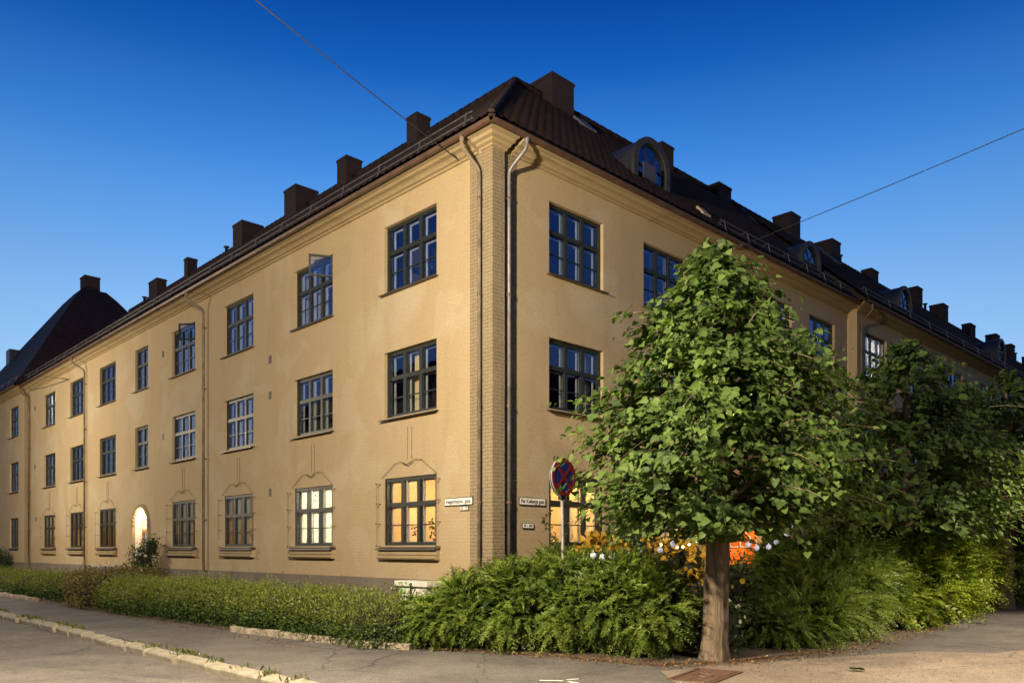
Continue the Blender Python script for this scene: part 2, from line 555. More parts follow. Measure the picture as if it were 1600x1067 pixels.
# ================================================================ mesh helpers
class MB:
    """collects boxes, tubes, prisms and sheets; build() links them as one mesh object"""

    def __init__(s):
        s.v, s.f = [], []

    def add(s, vs, fs):
        o = len(s.v)
        s.v += [tuple(p) for p in vs]
        s.f += [tuple(i + o for i in q) for q in fs]
        return s

    def box(s, x0, x1, y0, y1, z0, z1):
        x0, x1 = min(x0, x1), max(x0, x1)
        y0, y1 = min(y0, y1), max(y0, y1)
        z0, z1 = min(z0, z1), max(z0, z1)
        vs = [(x0, y0, z0), (x1, y0, z0), (x1, y1, z0), (x0, y1, z0), (x0, y0, z1), (x1, y0, z1), (x1, y1, z1), (x0, y1, z1)]
        return s.add(vs, [(0, 3, 2, 1), (4, 5, 6, 7), (0, 1, 5, 4), (1, 2, 6, 5), (2, 3, 7, 6), (3, 0, 4, 7)])

    def quad(s, a, b, c, d):
        return s.add([a, b, c, d], [(0, 1, 2, 3)])

    def tube(s, pts, rad, n=8, caps=True):
        pts = [Vector(p) for p in pts]
        rads = rad if isinstance(rad, (list, tuple)) else [rad] * len(pts)
        rings = []
        up = None
        for i, p in enumerate(pts):
            d = (pts[min(i + 1, len(pts) - 1)] - pts[max(i - 1, 0)])
            d.normalize()
            if up is None:
                up = d.orthogonal().normalized()
            up = (up - d * up.dot(d))
            if up.length < 1e-6:
                up = d.orthogonal()
            up.normalize()
            w = d.cross(up)
            rings.append([p + (up * math.cos(k * 2 * math.pi / n) + w * math.sin(k * 2 * math.pi / n)) * rads[i] for k in range(n)])
        o = len(s.v)
        for r in rings:
            s.v += [tuple(q) for q in r]
        for i in range(len(rings) - 1):
            for k in range(n):
                a = o + i * n + k
                b = o + i * n + (k + 1) % n
                s.f.append((a, b, b + n, a + n))
        if caps:
            s.f.append(tuple(o + k for k in reversed(range(n))))
            e = o + (len(rings) - 1) * n
            s.f.append(tuple(e + k for k in range(n)))
        return s

    def lathe(s, prof, c=(0, 0, 0), n=16):
        """prof: (radius, z) pairs"""
        o = len(s.v)
        for r, z in prof:
            for k in range(n):
                a = 2 * math.pi * k / n
                s.v.append((c[0] + r * math.cos(a), c[1] + r * math.sin(a), c[2] + z))
        for i in range(len(prof) - 1):
            for k in range(n):
                a, b = o + i * n + k, o + i * n + (k + 1) % n
                s.f.append((a, b, b + n, a + n))
        return s

    def poly(s, pts, d):
        """prism: polygon pts (3D, planar) extruded by vector d"""
        n = len(pts)
        a = [Vector(p) for p in pts]
        b = [p + Vector(d) for p in a]
        fs = [tuple(reversed(range(n))), tuple(range(n, 2 * n))]
        fs += [(i, (i + 1) % n, n + (i + 1) % n, n + i) for i in range(n)]
        return s.add(a + b, fs)

    def mesh(s, name):
        me = bpy.data.meshes.new(name)
        me.from_pydata(s.v, [], s.f)
        me.update()
        return me

    def build(s, name, mat, parent=None, loc=None, rz=0.0, smooth=False, bevel=0.0):
        return link(name, s.mesh(name), mat, parent, loc, rz, smooth, bevel)


def link(name, me, mat, parent=None, loc=None, rz=0.0, smooth=False, bevel=0.0):
    if mat and not me.materials:
        for q in (mat if isinstance(mat, (list, tuple)) else [mat]):
            me.materials.append(q)
    if smooth:
        me.polygons.foreach_set('use_smooth', [True] * len(me.polygons))
    o = bpy.data.objects.new(name, me)
    COL.objects.link(o)
    if parent:
        o.parent = parent
    if loc is not None:
        o.location = loc
    o.rotation_euler = (0, 0, rz)
    if bevel > 0:
        bv = o.modifiers.new('bevel', 'BEVEL')
        bv.width = bevel
        bv.segments = 2
        bv.limit_method = 'ANGLE'
        bv.angle_limit = R(40)
    return o


def empty(name, loc=(0, 0, 0), rz=0.0, parent=None):
    o = bpy.data.objects.new(name, None)
    COL.objects.link(o)
    o.location = loc
    o.rotation_euler = (0, 0, rz)
    o.empty_display_size = 0.2
    if parent:
        o.parent = parent
    return o


def tag(o, label, cat, group=None, kind=None):
    o['label'] = label
    o['category'] = cat
    if group:
        o['group'] = group
    if kind:
        o['kind'] = kind
    return o


def struct(o):
    o['kind'] = 'structure'
    return o


def np_mesh(name, V, F, tint=None):
    """V (n,3) float, F (m,k) int -> mesh; tint per vertex"""
    me = bpy.data.meshes.new(name)
    V = np.asarray(V, dtype=np.float32)
    F = np.asarray(F, dtype=np.int32)
    me.vertices.add(len(V))
    me.vertices.foreach_set('co', V.ravel())
    m, k = F.shape
    me.loops.add(m * k)
    me.loops.foreach_set('vertex_index', F.ravel())
    me.polygons.add(m)
    me.polygons.foreach_set('loop_start', np.arange(0, m * k, k, dtype=np.int32))
    me.polygons.foreach_set('loop_total', np.full(m, k, dtype=np.int32))
    if tint is not None:
        at = me.attributes.new('tint', 'FLOAT', 'POINT')
        at.data.foreach_set('value', np.asarray(tint, dtype=np.float32))
    me.update(calc_edges=True)
    me.validate()
    return me


def unit(a):
    return a / (np.linalg.norm(a, axis=-1, keepdims=True) + 1e-9)


# leaf templates: columns side, tip, normal
T_HEART = (np.array([(0, 0, 0), (-0.34, -0.06, 0.10), (-0.48, 0.26, 0.14), (-0.30, 0.66, 0.06), (0, 1.0, -0.12), (0.30, 0.66, 0.06), (0.48, 0.26, 0.14), (0.34, -0.06, 0.10), (0, 0.42, -0.02)], float),
           np.array([(8, 0, 1), (8, 1, 2), (8, 2, 3), (8, 3, 4), (8, 4, 5), (8, 5, 6), (8, 6, 7), (8, 7, 0)]))
T_OVAL = (np.array([(0, 0, 0), (-0.26, 0.35, 0.07), (0, 1.0, -0.06), (0.26, 0.35, 0.07), (0, 0.4, 0)], float),
          np.array([(4, 0, 1), (4, 1, 2), (4, 2, 3), (4, 3, 0)]))
T_NEEDLE = (np.array([(-0.08, 0, 0), (0.08, 0, 0), (0.13, 0.6, 0.03), (0.0, 1.0, -0.02), (-0.13, 0.6, 0.03)], float),
            np.array([(0, 1, 2), (0, 2, 4), (4, 2, 3)]))
T_PETAL = (np.array([(0, 0, 0), (-0.4, 0.5, 0.1), (0, 0.9, 0.25), (0.4, 0.5, 0.1)], float), np.array([(0, 3, 2), (0, 2, 1)]))


def leaves(pos, tip, nor, size, tmpl, tint):
    """place one template per row; returns V, F, per-vertex tint"""
    T, F = tmpl
    tip = unit(tip)
    nor = unit(nor - tip * (nor * tip).sum(1, keepdims=True))
    side = np.cross(tip, nor)
    n, k = len(pos), len(T)
    V = (pos[:, None, :] + size[:, None, None] * (T[None, :, 0:1] * side[:, None, :] + T[None, :, 1:2] * tip[:, None, :] + T[None, :, 2:3] * nor[:, None, :]))
    FF = (F[None, :, :] + (np.arange(n) * k)[:, None, None]).reshape(-1, 3)
    return V.reshape(-1, 3), FF, np.repeat(tint, k)


def foliage(name, parts, mat, parent=None, loc=None, stuff=True):
    V, F, T, o = [], [], [], 0
    for v, f, t in parts:
        V.append(v)
        F.append(f + o)
        T.append(t)
        o += len(v)
    me = np_mesh(name, np.concatenate(V), np.concatenate(F), np.concatenate(T))
    ob = link(name, me, mat, parent, loc)
    if stuff:
        ob['kind'] = 'stuff'
    return ob


# ================================================================ ground, road, pavement
struct(MB().quad((-900, -900, -0.14), (900, -900, -0.14), (900, 900, -0.14), (-900, 900, -0.14)).build('ground', M_ROAD))
KX = -6.05        # kerb line of the street on the left
KY = -11.2        # kerb line of the street on the right
RAD = 4.2


def pave_outline():
    pts = [(KX, 75)]
    for k in range(13):
        a = math.pi + k / 12 * math.pi / 2
        pts.append((KX + RAD + RAD * math.cos(a), KY + RAD + RAD * math.sin(a)))
    pts += [(75, KY), (75, 75)]
    return pts


pv = MB()
op = pave_outline()
pv.poly([(x, y, -0.135) for x, y in op], (0, 0, 0.135))
struct(pv.build('pavement', M_ASPH))
# paler tan strip on the right part of the pavement
tp = MB()
edge = [(-2.2, -10.4), (-2.55, -7.2), (-2.9, -6.5), (-2.2, -5.75), (-1.2, -5.9), (0.3, -6.5), (1.3, -6.9), (2.6, -7.4), (3.2, -8.3), (4.4, -8.6), (7.5, -10.4)]
tp.poly([(x, y, 0.0) for x, y in edge], (0, 0, 0.004))
struct(tp.build('pavement_patch', M_TAN))
rp_ = MB()
edge = [(-9.8, 5.6), (-9.0, 3.6), (-8.0, 1.9), (-6.9, -1.0), (-6.3, -3.6), (-6.3, -7), (-9, -9), (-14, -8), (-16, 2), (-12.5, 9)]
rp_.poly([(x, y, -0.14) for x, y in edge], (0, 0, 0.004))
struct(rp_.build('road_patch', M_ROADL))
# garden beds
so = MB()
so.poly([(x, y, 0.0) for x, y in [(-0.02, 34.5), (-4.1, 34.5), (-4.25, 12), (-3.95, 4), (-3.5, -0.6), (-2.7, -2.2), (-2.15, -3.8), (-1.9, -5.35), (-0.6, -6.0), (1.2, -6.35), (6.2, -6.0), (16, -5.6), (45, -5.6), (45, -0.5), (17.3, -0.5), (17, -0.02), (0, -0.02)]], (0, 0, 0.03))
struct(so.build('garden_soil', M_SOIL))

# kerb of individual granite stones
kerb = struct(empty('kerb', (KX, 0, 0)))
kerb_meshes = []
for i in range(6):
    ln = [0.95, 1.2, 0.8, 1.35, 0.62, 1.05][i]
    mb = MB()
    nx = 5
    prof = [(-0.22, -0.139), (-0.23, -0.03), (-0.205, 0.006), (-0.02, 0.022), (0.0, 0.010), (0.0, -0.139)]
    rows = []
    for k in range(nx):
        y = ln * k / (nx - 1)
        rows.append([(px + random.uniform(-.003, .003), y, pz + (random.uniform(-.003, .003) if pz > -0.1 else 0)) for px, pz in prof])
    o = 0
    vs = [p for r in rows for p in r]
    m_ = len(prof)
    fs = [(a * m_ + b, a * m_ + b + 1, (a + 1) * m_ + b + 1, (a + 1) * m_ + b) for a in range(nx - 1) for b in range(m_ - 1)]
    fs += [tuple(range(m_)), tuple(reversed([(nx - 1) * m_ + b for b in range(m_)]))]
    mb.add(vs, fs)
    kerb_meshes.append((ln, mb.mesh('kerb_stone')))
yy = -6.9
k = 0
GJ = []
while yy < 40:
    ln, me = kerb_meshes[random.randrange(6)]
    o = link('kerb_stone', me, M_STONE, kerb, (random.uniform(-.03, .03), yy, random.uniform(-.03, .012)), R(random.uniform(-2.2, 2.2)), bevel=0.012)
    yy += ln + random.uniform(0.03, 0.085)
    GJ.append(yy - 0.02)
for k in range(9):
    a = math.pi + (k + 0.5) / 9 * math.pi / 2
    link('kerb_stone', kerb_meshes[4][1], M_STONE, kerb, (RAD + (RAD) * math.cos(a) + 0.0, KY + RAD + RAD * math.sin(a), 0), a - math.pi, bevel=0.0)

# grass in the kerb joints and along it
gp, gt, gn, gs = [], [], [], []
for y in GJ:
    if random.random() < 0.8:
        for q in range(random.randint(14, 46)):
            gp.append((KX + random.uniform(-0.3, 0.06) * random.random() ** 0.3 + 0.02, y + random.gauss(0, 0.05), 0.0))
for q in range(2600):
    y = random.uniform(-5, 30)
    if math.sin(y * 2.1) + math.sin(y * 0.9 + 1) + random.gauss(0, .5) > 0.7:
        gp.append((KX + abs(random.gauss(0, 0.05)), y, 0.0))
gp = np.array(gp)
n = len(gp)
gt = np.stack([rng.normal(0, .5, n), rng.normal(0, .5, n), np.ones(n)], 1)
foliage('kerb_grass', [leaves(gp, gt, rng.normal(0, 1, (n, 3)), rng.uniform(.03, .10, n), T_NEEDLE, rng.random(n))], M_GRASS)
tag(bpy.data.objects['kerb_grass'], 'short grass sprouting in the kerb joints', 'grass', kind='stuff')

# granite edging under the low hedge
edg = struct(empty('bed_edging', (0, 0, 0)))
path = [(-4.30, 32), (-4.28, 16.5)], [(-4.0, 3.4), (-3.55, -0.6), (-3.2, -1.5)]
emesh = []
for i in range(5):
    w, h, ln = random.uniform(.10, .13), random.uniform(.10, .14), [0.42, 0.55, 0.68, 0.5, 0.8][i]
    mb = MB()
    mb.box(-w / 2, w / 2, 0, ln, -0.02, h)
    mb.v = [(x + random.uniform(-.012, .012), y, z + random.uniform(-.015, .015)) for x, y, z in mb.v]
    emesh.append((ln, mb.mesh('edging_stone')))
for (a, b) in [q for pt in path for q in zip(pt[:-1], pt[1:])]:
    a, b = Vector((*a, 0)), Vector((*b, 0))
    d = b - a
    tot, s = d.length, 0.0
    d.normalize()
    ang = math.atan2(d.y, d.x) - math.pi / 2
    while s < tot - 0.3:
        ln, me = emesh[random.randrange(5)]
        p = a + d * s
        link('edging_stone', me, M_STONE2, edg, (p.x, p.y, random.uniform(-.03, .0)), ang + R(random.uniform(-3, 3)), bevel=0.012)
        s += ln + random.uniform(.01, .05)

# ================================================================ building shell
Z_PL, Z_CB, Z_EAVE = 0.97, 9.92, 10.12
PITCH = 0.905
RIDGE_X, RIDGE_Y, Z_RIDGE = 5.0, 4.5, 15.1
REV = 0.14
ROWS = [(1.74, 3.33), (4.77, 6.33), (7.75, 9.33)]


def wall_mesh(side, off, u0, u1, z0, z1, holes, reveal=REV, arch=None):
    """facade plane with openings. side 'L': plane x=off, u=y.  'R': plane y=off, u=x."""
    us = sorted(set([u0, u1] + [h[0] for h in holes] + [h[1] for h in holes]))
    zs = sorted(set([z0, z1] + [h[2] for h in holes] + [h[3] for h in holes]))
    mb = MB()

    def P(u, z, d=0.0):
        return (off + d, u, z) if side == 'L' else (u, off + d, z)

    for i in range(len(us) - 1):
        for j in range(len(zs) - 1):
            cu, cz = (us[i] + us[i + 1]) / 2, (zs[j] + zs[j + 1]) / 2
            if any(h[0] < cu < h[1] and h[2] < cz < h[3] for h in holes):
                continue
            q = [P(us[i], zs[j]), P(us[i + 1], zs[j]), P(us[i + 1], zs[j + 1]), P(us[i], zs[j + 1])]
            mb.quad(*(q if side == 'R' else reversed(q)))
    for h in holes:
        r = h[4] if len(h) > 4 else reveal
        a, b, c, d = h[:4]
        mb.quad(P(a, c), P(a, d), P(a, d, r), P(a, c, r))
        mb.quad(P(b, c), P(b, c, r), P(b, d, r), P(b, d))
        mb.quad(P(a, d), P(b, d), P(b, d, r), P(a, d, r))
        mb.quad(P(a, c), P(a, c, r), P(b, c, r), P(b, c))
    return mb


def sweep(side, prof, off, u0, u1, e0=0.0, e1=0.0):
    """extrude profile (out, z) along a facade; e0, e1: how far ends grow per unit of out (mitre)"""
    mb = MB()

    def P(u, o_, z):
        return (off - o_, u, z) if side == 'L' else (u, off - o_, z)

    n = len(prof)
    vs = [P(u0 - e0 * o_, o_, z) for o_, z in prof] + [P(u1 + e1 * o_, o_, z) for o_, z in prof]
    fs = [(i, (i + 1) % n, n + (i + 1) % n, n + i) for i in range(n)]
    fs += [tuple(reversed(range(n))), tuple(range(n, 2 * n))]
    return mb.add(vs, fs)


CORN = [(0.0, 9.90), (0.05, 9.90), (0.055, 9.945), (0.12, 9.955), (0.15, 9.985), (0.20, 10.01), (0.30, 10.02), (0.34, 10.05), (0.42, 10.06), (0.43, 10.13), (0.0, 10.13)]


def gutter(parent, side, off, u0, u1):
    """half-round gutter with its fascia, as one swept mesh"""
    pr = []
    rr = 0.075
    for k in range(9):
        a = math.pi + k / 8 * math.pi
        pr.append((0.52 + rr * math.cos(a), 10.125 + rr * math.sin(a) * 1.15))
    pr += [(0.585, 10.125)]
    for k in range(7):
        a = 2 * math.pi - k / 6 * math.pi
        pr.append((0.52 + (rr - 0.012) * math.cos(a), 10.125 + (rr - 0.012) * math.sin(a) * 1.1))
    return sweep(side, pr, off, u0, u1, 0, 0)


def pantiles(side, off_eave, u0, u1, hip0=None, hip1=None, ridge_in=5.55, tw=0.26, th=0.34, pitch=PITCH, z0=Z_EAVE + 0.06):
    """wavy clay tiles as real relief on a slope rising inwards from the eave line.
    hip0/hip1: +d u per unit of run inwards at the ends (45 degree hips)"""
    nslope = math.sqrt(1 + pitch * pitch)
    run = ridge_in
    rows = int(run * nslope / th)
    ncol = max(2, int((u1 - u0) / tw * 4))
    u = np.linspace(u0, u1, ncol)
    wave = 0.014 * np.sin(2 * np.pi * (u / tw)) + 0.008 * np.sin(4 * np.pi * (u / tw) + 0.6)
    V = []
    lv = []
    for r in range(rows):
        for e in (0, 1):
            s = min((r + e) * th, run * nslope)
            h = 0.035 if e == 0 else 0.006
            jit = rng.normal(0, 0.003, ncol)
            lv.append((s / nslope, h, jit))
    for (inn, h, jit) in lv:
        uu = u.copy()
        if hip0 is not None:
            uu = np.maximum(uu, u0 + hip0 * inn)
        if hip1 is not None:
            uu = np.minimum(uu, u1 - hip1 * inn)
        hh = h + wave + jit
        # normal of slope in (in, z): (-pitch, 1)/n
        ii = inn - hh * pitch / nslope
        zz = z0 + inn * pitch + hh / nslope
        if side == 'L':
            V.append(np.stack([off_eave + ii, uu, zz], 1))
        else:
            V.append(np.stack([uu, off_eave + ii, zz], 1))
    V = np.concatenate(V)
    nr = len(lv)
    a = (np.arange(nr - 1)[:, None] * ncol + np.arange(ncol - 1)[None, :]).ravel()
    F = np.stack([a, a + 1, a + 1 + ncol, a + ncol], 1)
    if side == 'L':
        F = F[:, ::-1]
    return np_mesh('roof_tiles', V, F)


# ---------------------------------------------------------------- windows
# local window frame: x right as seen from the street, y inwards, z up, origin at lower left corner of the opening
WW, WH = 2.0, 1.58
MESH = {}


def win_meshes(w, h, cols=3):
    key = (round(w, 2), round(h, 2), cols)
    if key in MESH:
        return MESH[key]
    fw, mw = 0.085, 0.10
    tz = h * 0.60                    # transom
    fr = MB()
    d0, d1 = 0.0, 0.07
    fr.box(0, fw, d0, d1, 0, h)
    fr.box(w - fw, w, d0, d1, 0, h)
    fr.box(fw, w - fw, d0 + .001, d1, 0, fw * 0.9)
    fr.box(fw, w - fw, d0 + .001, d1, h - fw, h)
    fr.box(fw, w - fw, d0 - 0.012, d1, tz - mw / 2, tz + mw / 2)
    xs = [fw + (w - 2 * fw) * k / cols for k in range(cols + 1)]
    for k in range(1, cols):
        fr.box(xs[k] - mw / 2, xs[k] + mw / 2, d0 - 0.006, d1, fw * .9, tz - mw / 2)
        fr.box(xs[k] - mw / 2, xs[k] + mw / 2, d0 - 0.006, d1, tz + mw / 2, h - fw)
    fr.box(fw, w - fw, d0 + 0.015, d1 - 0.02, tz * 0.5 - 0.012, tz * 0.5 + 0.012)
    # inner casement (white)
    inn = MB()
    iw = 0.032
    y0, y1 = 0.13, 0.165
    for k in range(cols):
        a, b = xs[k] + (0.02 if k == 0 else mw / 2 - 0.02), xs[k + 1] - (0.02 if k == cols - 1 else mw / 2 - 0.02)
        for (c, d) in ((fw * .9 - 0.01, tz - mw / 2 + 0.01), (tz + mw / 2 - 0.01, h - fw + 0.01)):
            inn.box(a, a + iw, y0, y1, c, d)
            inn.box(b - iw, b, y0, y1, c, d)
            inn.box(a + iw, b - iw, y0, y1, c, c + iw)
            inn.box(a + iw, b - iw, y0, y1, d - iw, d)
    panes = []
    for k in range(cols):
        a = xs[k] + (mw / 2 if k else 0)
        b = xs[k + 1] - (mw / 2 if k < cols - 1 else 0)
        for (c, d) in ((fw * .9, tz * .5 - .012), (tz * .5 + .012, tz - mw / 2), (tz + mw / 2, h - fw)):
            panes.append(((a + b) / 2, (c + d) / 2, b - a, d - c))
    pm = {}
    pl = []
    for (cx, cz, pw, ph) in panes:
        kk = (round(pw, 3), round(ph, 3))
        if kk not in pm:
            pm[kk] = MB().box(-pw / 2, pw / 2, 0.03, 0.036, -ph / 2, ph / 2).mesh('pane')
        pl.append((cx, cz, pm[kk]))
    sill = MB()
    sill.poly([(-0.07, -0.13, -0.055), (-0.07, 0.06, -0.02), (-0.07, 0.06, -0.045), (-0.07, -0.13, -0.075)], (w + 0.14, 0, 0))
    res = dict(frame=fr.mesh('window'), inner=inn.mesh('inner_sash'), panes=pl, sill=sill.mesh('sill'))
    MESH[key] = res
    return res


ROOMS = {}


def room_mesh(w, h, depth=2.4, grow=0.75):
    key = (round(w, 2), round(h, 2), depth, grow)
    if key not in ROOMS:
        x0, x1, z0, z1 = -grow, w + grow, -0.85, h + 0.4
        y0, y1 = 0.22, depth
        m = MB()
        m.quad((x0, y1, z0), (x1, y1, z0), (x1, y1, z1), (x0, y1, z1))
        m.quad((x0, y0, z0), (x0, y1, z0), (x0, y1, z1), (x0, y0, z1))
        m.quad((x1, y0, z0), (x1, y0, z1), (x1, y1, z1), (x1, y1, z0))
        m.quad((x0, y0, z0), (x1, y0, z0), (x1, y1, z0), (x0, y1, z0))
        m.quad((x0, y0, z1), (x0, y1, z1), (x1, y1, z1), (x1, y0, z1))
        # wall strip round the opening so no light leaks sideways
        m.quad((x0, y0, z0), (x0, y0, z1), (0, y0, z1), (0, y0, z0))
        m.quad((w, y0, z0), (w, y0, z1), (x1, y0, z1), (x1, y0, z0))
        m.quad((0, y0, z0), (0, y0, 0), (w, y0, 0), (w, y0, z0))
        m.quad((0, y0, h), (0, y0, z1), (w, y0, z1), (w, y0, h))
        ROOMS[key] = m.mesh('room')
    return ROOMS[key]


def curtain(x0, x1, z0, z1, y=0.30, waves=7):
    m = MB()
    n = waves * 6
    vs = []
    for k in range(n + 1):
        x = x0 + (x1 - x0) * k / n
        dy = 0.035 * math.sin(k / 6 * 2 * math.pi)
        vs += [(x, y + dy, z0), (x, y + dy * 0.7, z1)]
    fs = [(2 * k, 2 * k + 2, 2 * k + 3, 2 * k + 1) for k in range(n)]
    return m.add(vs, fs)


def room_light(parent, loc, power, col, rad=0.12):
    l = bpy.data.lights.new('room_lamp', 'POINT')
    l.energy = power * 0.24
    l.color = col
    l.shadow_soft_size = rad
    o = bpy.data.objects.new('room_lamp', l)
    COL.objects.link(o)
    o.parent = parent
    o.location = (loc[0], loc[1], loc[2] - 0.16)
    # the pendant that gives this light
    b = MB().lathe([(0.0, 0.10), (0.07, 0.09), (0.11, 0.03), (0.115, -0.03), (0.08, -0.09), (0.0, -0.10)], (loc[0], loc[1], loc[2]), 12)
    b.tube([(loc[0], loc[1], loc[2] + 0.1), (loc[0], loc[1], loc[2] + 0.9)], 0.006, 5)
    p = b.build('pendant_lamp', emis('pendant_%d' % len(MATS), col, 0.5), parent, smooth=True)
    return p


def pot_plant(parent, x, y, z, h, seed, mat=M_DARKLEAF):
    r2 = np.random.default_rng(seed)
    MB().lathe([(0.0, 0.0), (0.05, 0.0), (0.07, 0.11), (0.075, 0.12), (0.06, 0.12), (0.0, 0.10)], (x, y, z), 10).build('flower_pot', M_POT, parent, smooth=True)
    n = 46
    pos = np.stack([x + r2.normal(0, h * 0.30, n), y + r2.normal(0, 0.05, n), z + 0.12 + r2.uniform(0, h, n)], 1)
    tip = np.stack([r2.normal(0, 1, n), r2.normal(0, .4, n), r2.normal(0.2, .6, n)], 1)
    foliage('house_plant', [leaves(pos, tip, r2.normal(0, 1, (n, 3)), r2.uniform(.06, .13, n), T_OVAL, r2.random(n))], mat, parent)


def add_window(parent, side, off, ulow, z0, w=WW, h=WH, cols=3, depth=0.09, lit=None, room=M_ROOM, ledge=False, inner=True, simple_=False, cur=None, curmat=None, label=None):
    """side 'L': u is y and the window spans ulow..ulow+w; its left edge seen from the street is at ulow+w"""
    ms = win_meshes(w, h, cols)
    if side == 'L':
        loc, rz = (off + depth, ulow + w, z0), -math.pi / 2
    else:
        loc, rz = (ulow, off + depth, z0), 0.0
    f = link('window', ms['frame'], M_FRAME, parent, loc, rz)
    if label:
        f['label'] = label
    for (cx, cz, pm) in ms['panes']:
        link('pane', pm, M_GLASS, f, (cx, 0, cz))
    if simple_:
        return f
    if inner:
        link('inner_sash', ms['inner'], M_WHITE, f)
    s = link('sill', ms['sill'], M_SILLM, f)
    s.location = (0, -depth, 0)
    rm = room_mesh(w, h).copy()
    rm.materials.clear()
    link('room', rm, room, f)
    if cur:
        for (a, b, c, d, wv) in cur:
            curtain(a * w, b * w, c * h, d * h, 0.28 if inner else 0.14, wv).build('curtain', curmat or M_CURT, f)
    if lit:
        room_light(f, lit[0], lit[1], lit[2])
    return f


def ledge(parent, side, off, ulow, z0, w=WW):
    """moulded plaster ledge with a metal top under a ground floor window"""
    e = 0.14
    top = sweep(side, [(-0.05, z0 - 0.035), (0.17, z0 - 0.075), (0.175, z0 - 0.105), (-0.05, z0 - 0.09)], off, ulow - e, ulow + w + e)
    t = top.build('ledge', M_SILLM, parent)
    b = sweep(side, [(-0.02, z0 - 0.11), (0.10, z0 - 0.11), (0.10, z0 - 0.21), (0.075, z0 - 0.225), (0.15, z0 - 0.25), (0.155, z0 - 0.29), (0.12, z0 - 0.325), (-0.02, z0 - 0.33)], off, ulow - e + 0.02, ulow + w + e - 0.02)
    b.build('moulding', M_CORNICE, t)
    return t


def downpipe(parent, side, off, u, mat, z_end=0.05, r=0.040, s=0.0, clampmat=M_PIPEB, out0=0.52):
    def P(o_, z, du=0.0):
        return (off - o_, u + du, z) if side == 'L' else (u + du, off - o_, z)
    m = MB()
    m.tube([P(out0, 10.06, s), P(out0, 9.92, s), P(out0 - 0.03, 9.84, s * .9), P(0.16, 9.56, s * 0.12), P(0.11, 9.48, 0), P(0.10, 9.40), P(0.10, 1.25)], r, 10)
    m.lathe([(r * 1.5, 0.06), (r * 1.25, -0.04), (r, -0.10)], P(out0, 10.05, s), 10)
    o = m.build('downpipe', mat, parent, smooth=True)
    lo = MB().tube([P(0.10, 1.30), P(0.10, 0.25), P(0.14, z_end + 0.1), P(0.22, z_end)], r * 1.22, 10)
    lo.build('standpipe', M_PIPEB, o, smooth=True)
    for z in (8.9, 6.9, 4.6, 2.6):
        cl = MB()
        cl.tube([P(0.10, z), P(0.10, z + 0.05)], r * 1.3, 10)
        c = P(0.03, z + 0.02)
        cl.box(c[0] - .04, c[0] + .04, c[1] - .04, c[1] + .04, z + .01, z + .04)
        cl.build('bracket', clampmat, o)
    return o


def chimney(parent, x0, x1, y0, y1, zt, zb=13.2, cap=True):
    m = MB()
    m.box(x0, x1, y0, y1, zb, zt - 0.10)
    o = m.build('chimney', M_CHIM, parent)
    c = MB()
    c.box(x0 - 0.025, x1 + 0.025, y0 - 0.025, y1 + 0.025, zt - 0.10, zt - 0.03)
    c.box(x0 - 0.01, x1 + 0.01, y0 - 0.01, y1 + 0.01, zt - 0.03, zt)
    c.build('cap', M_CHIM, o)
    # flashing skirt
    return o


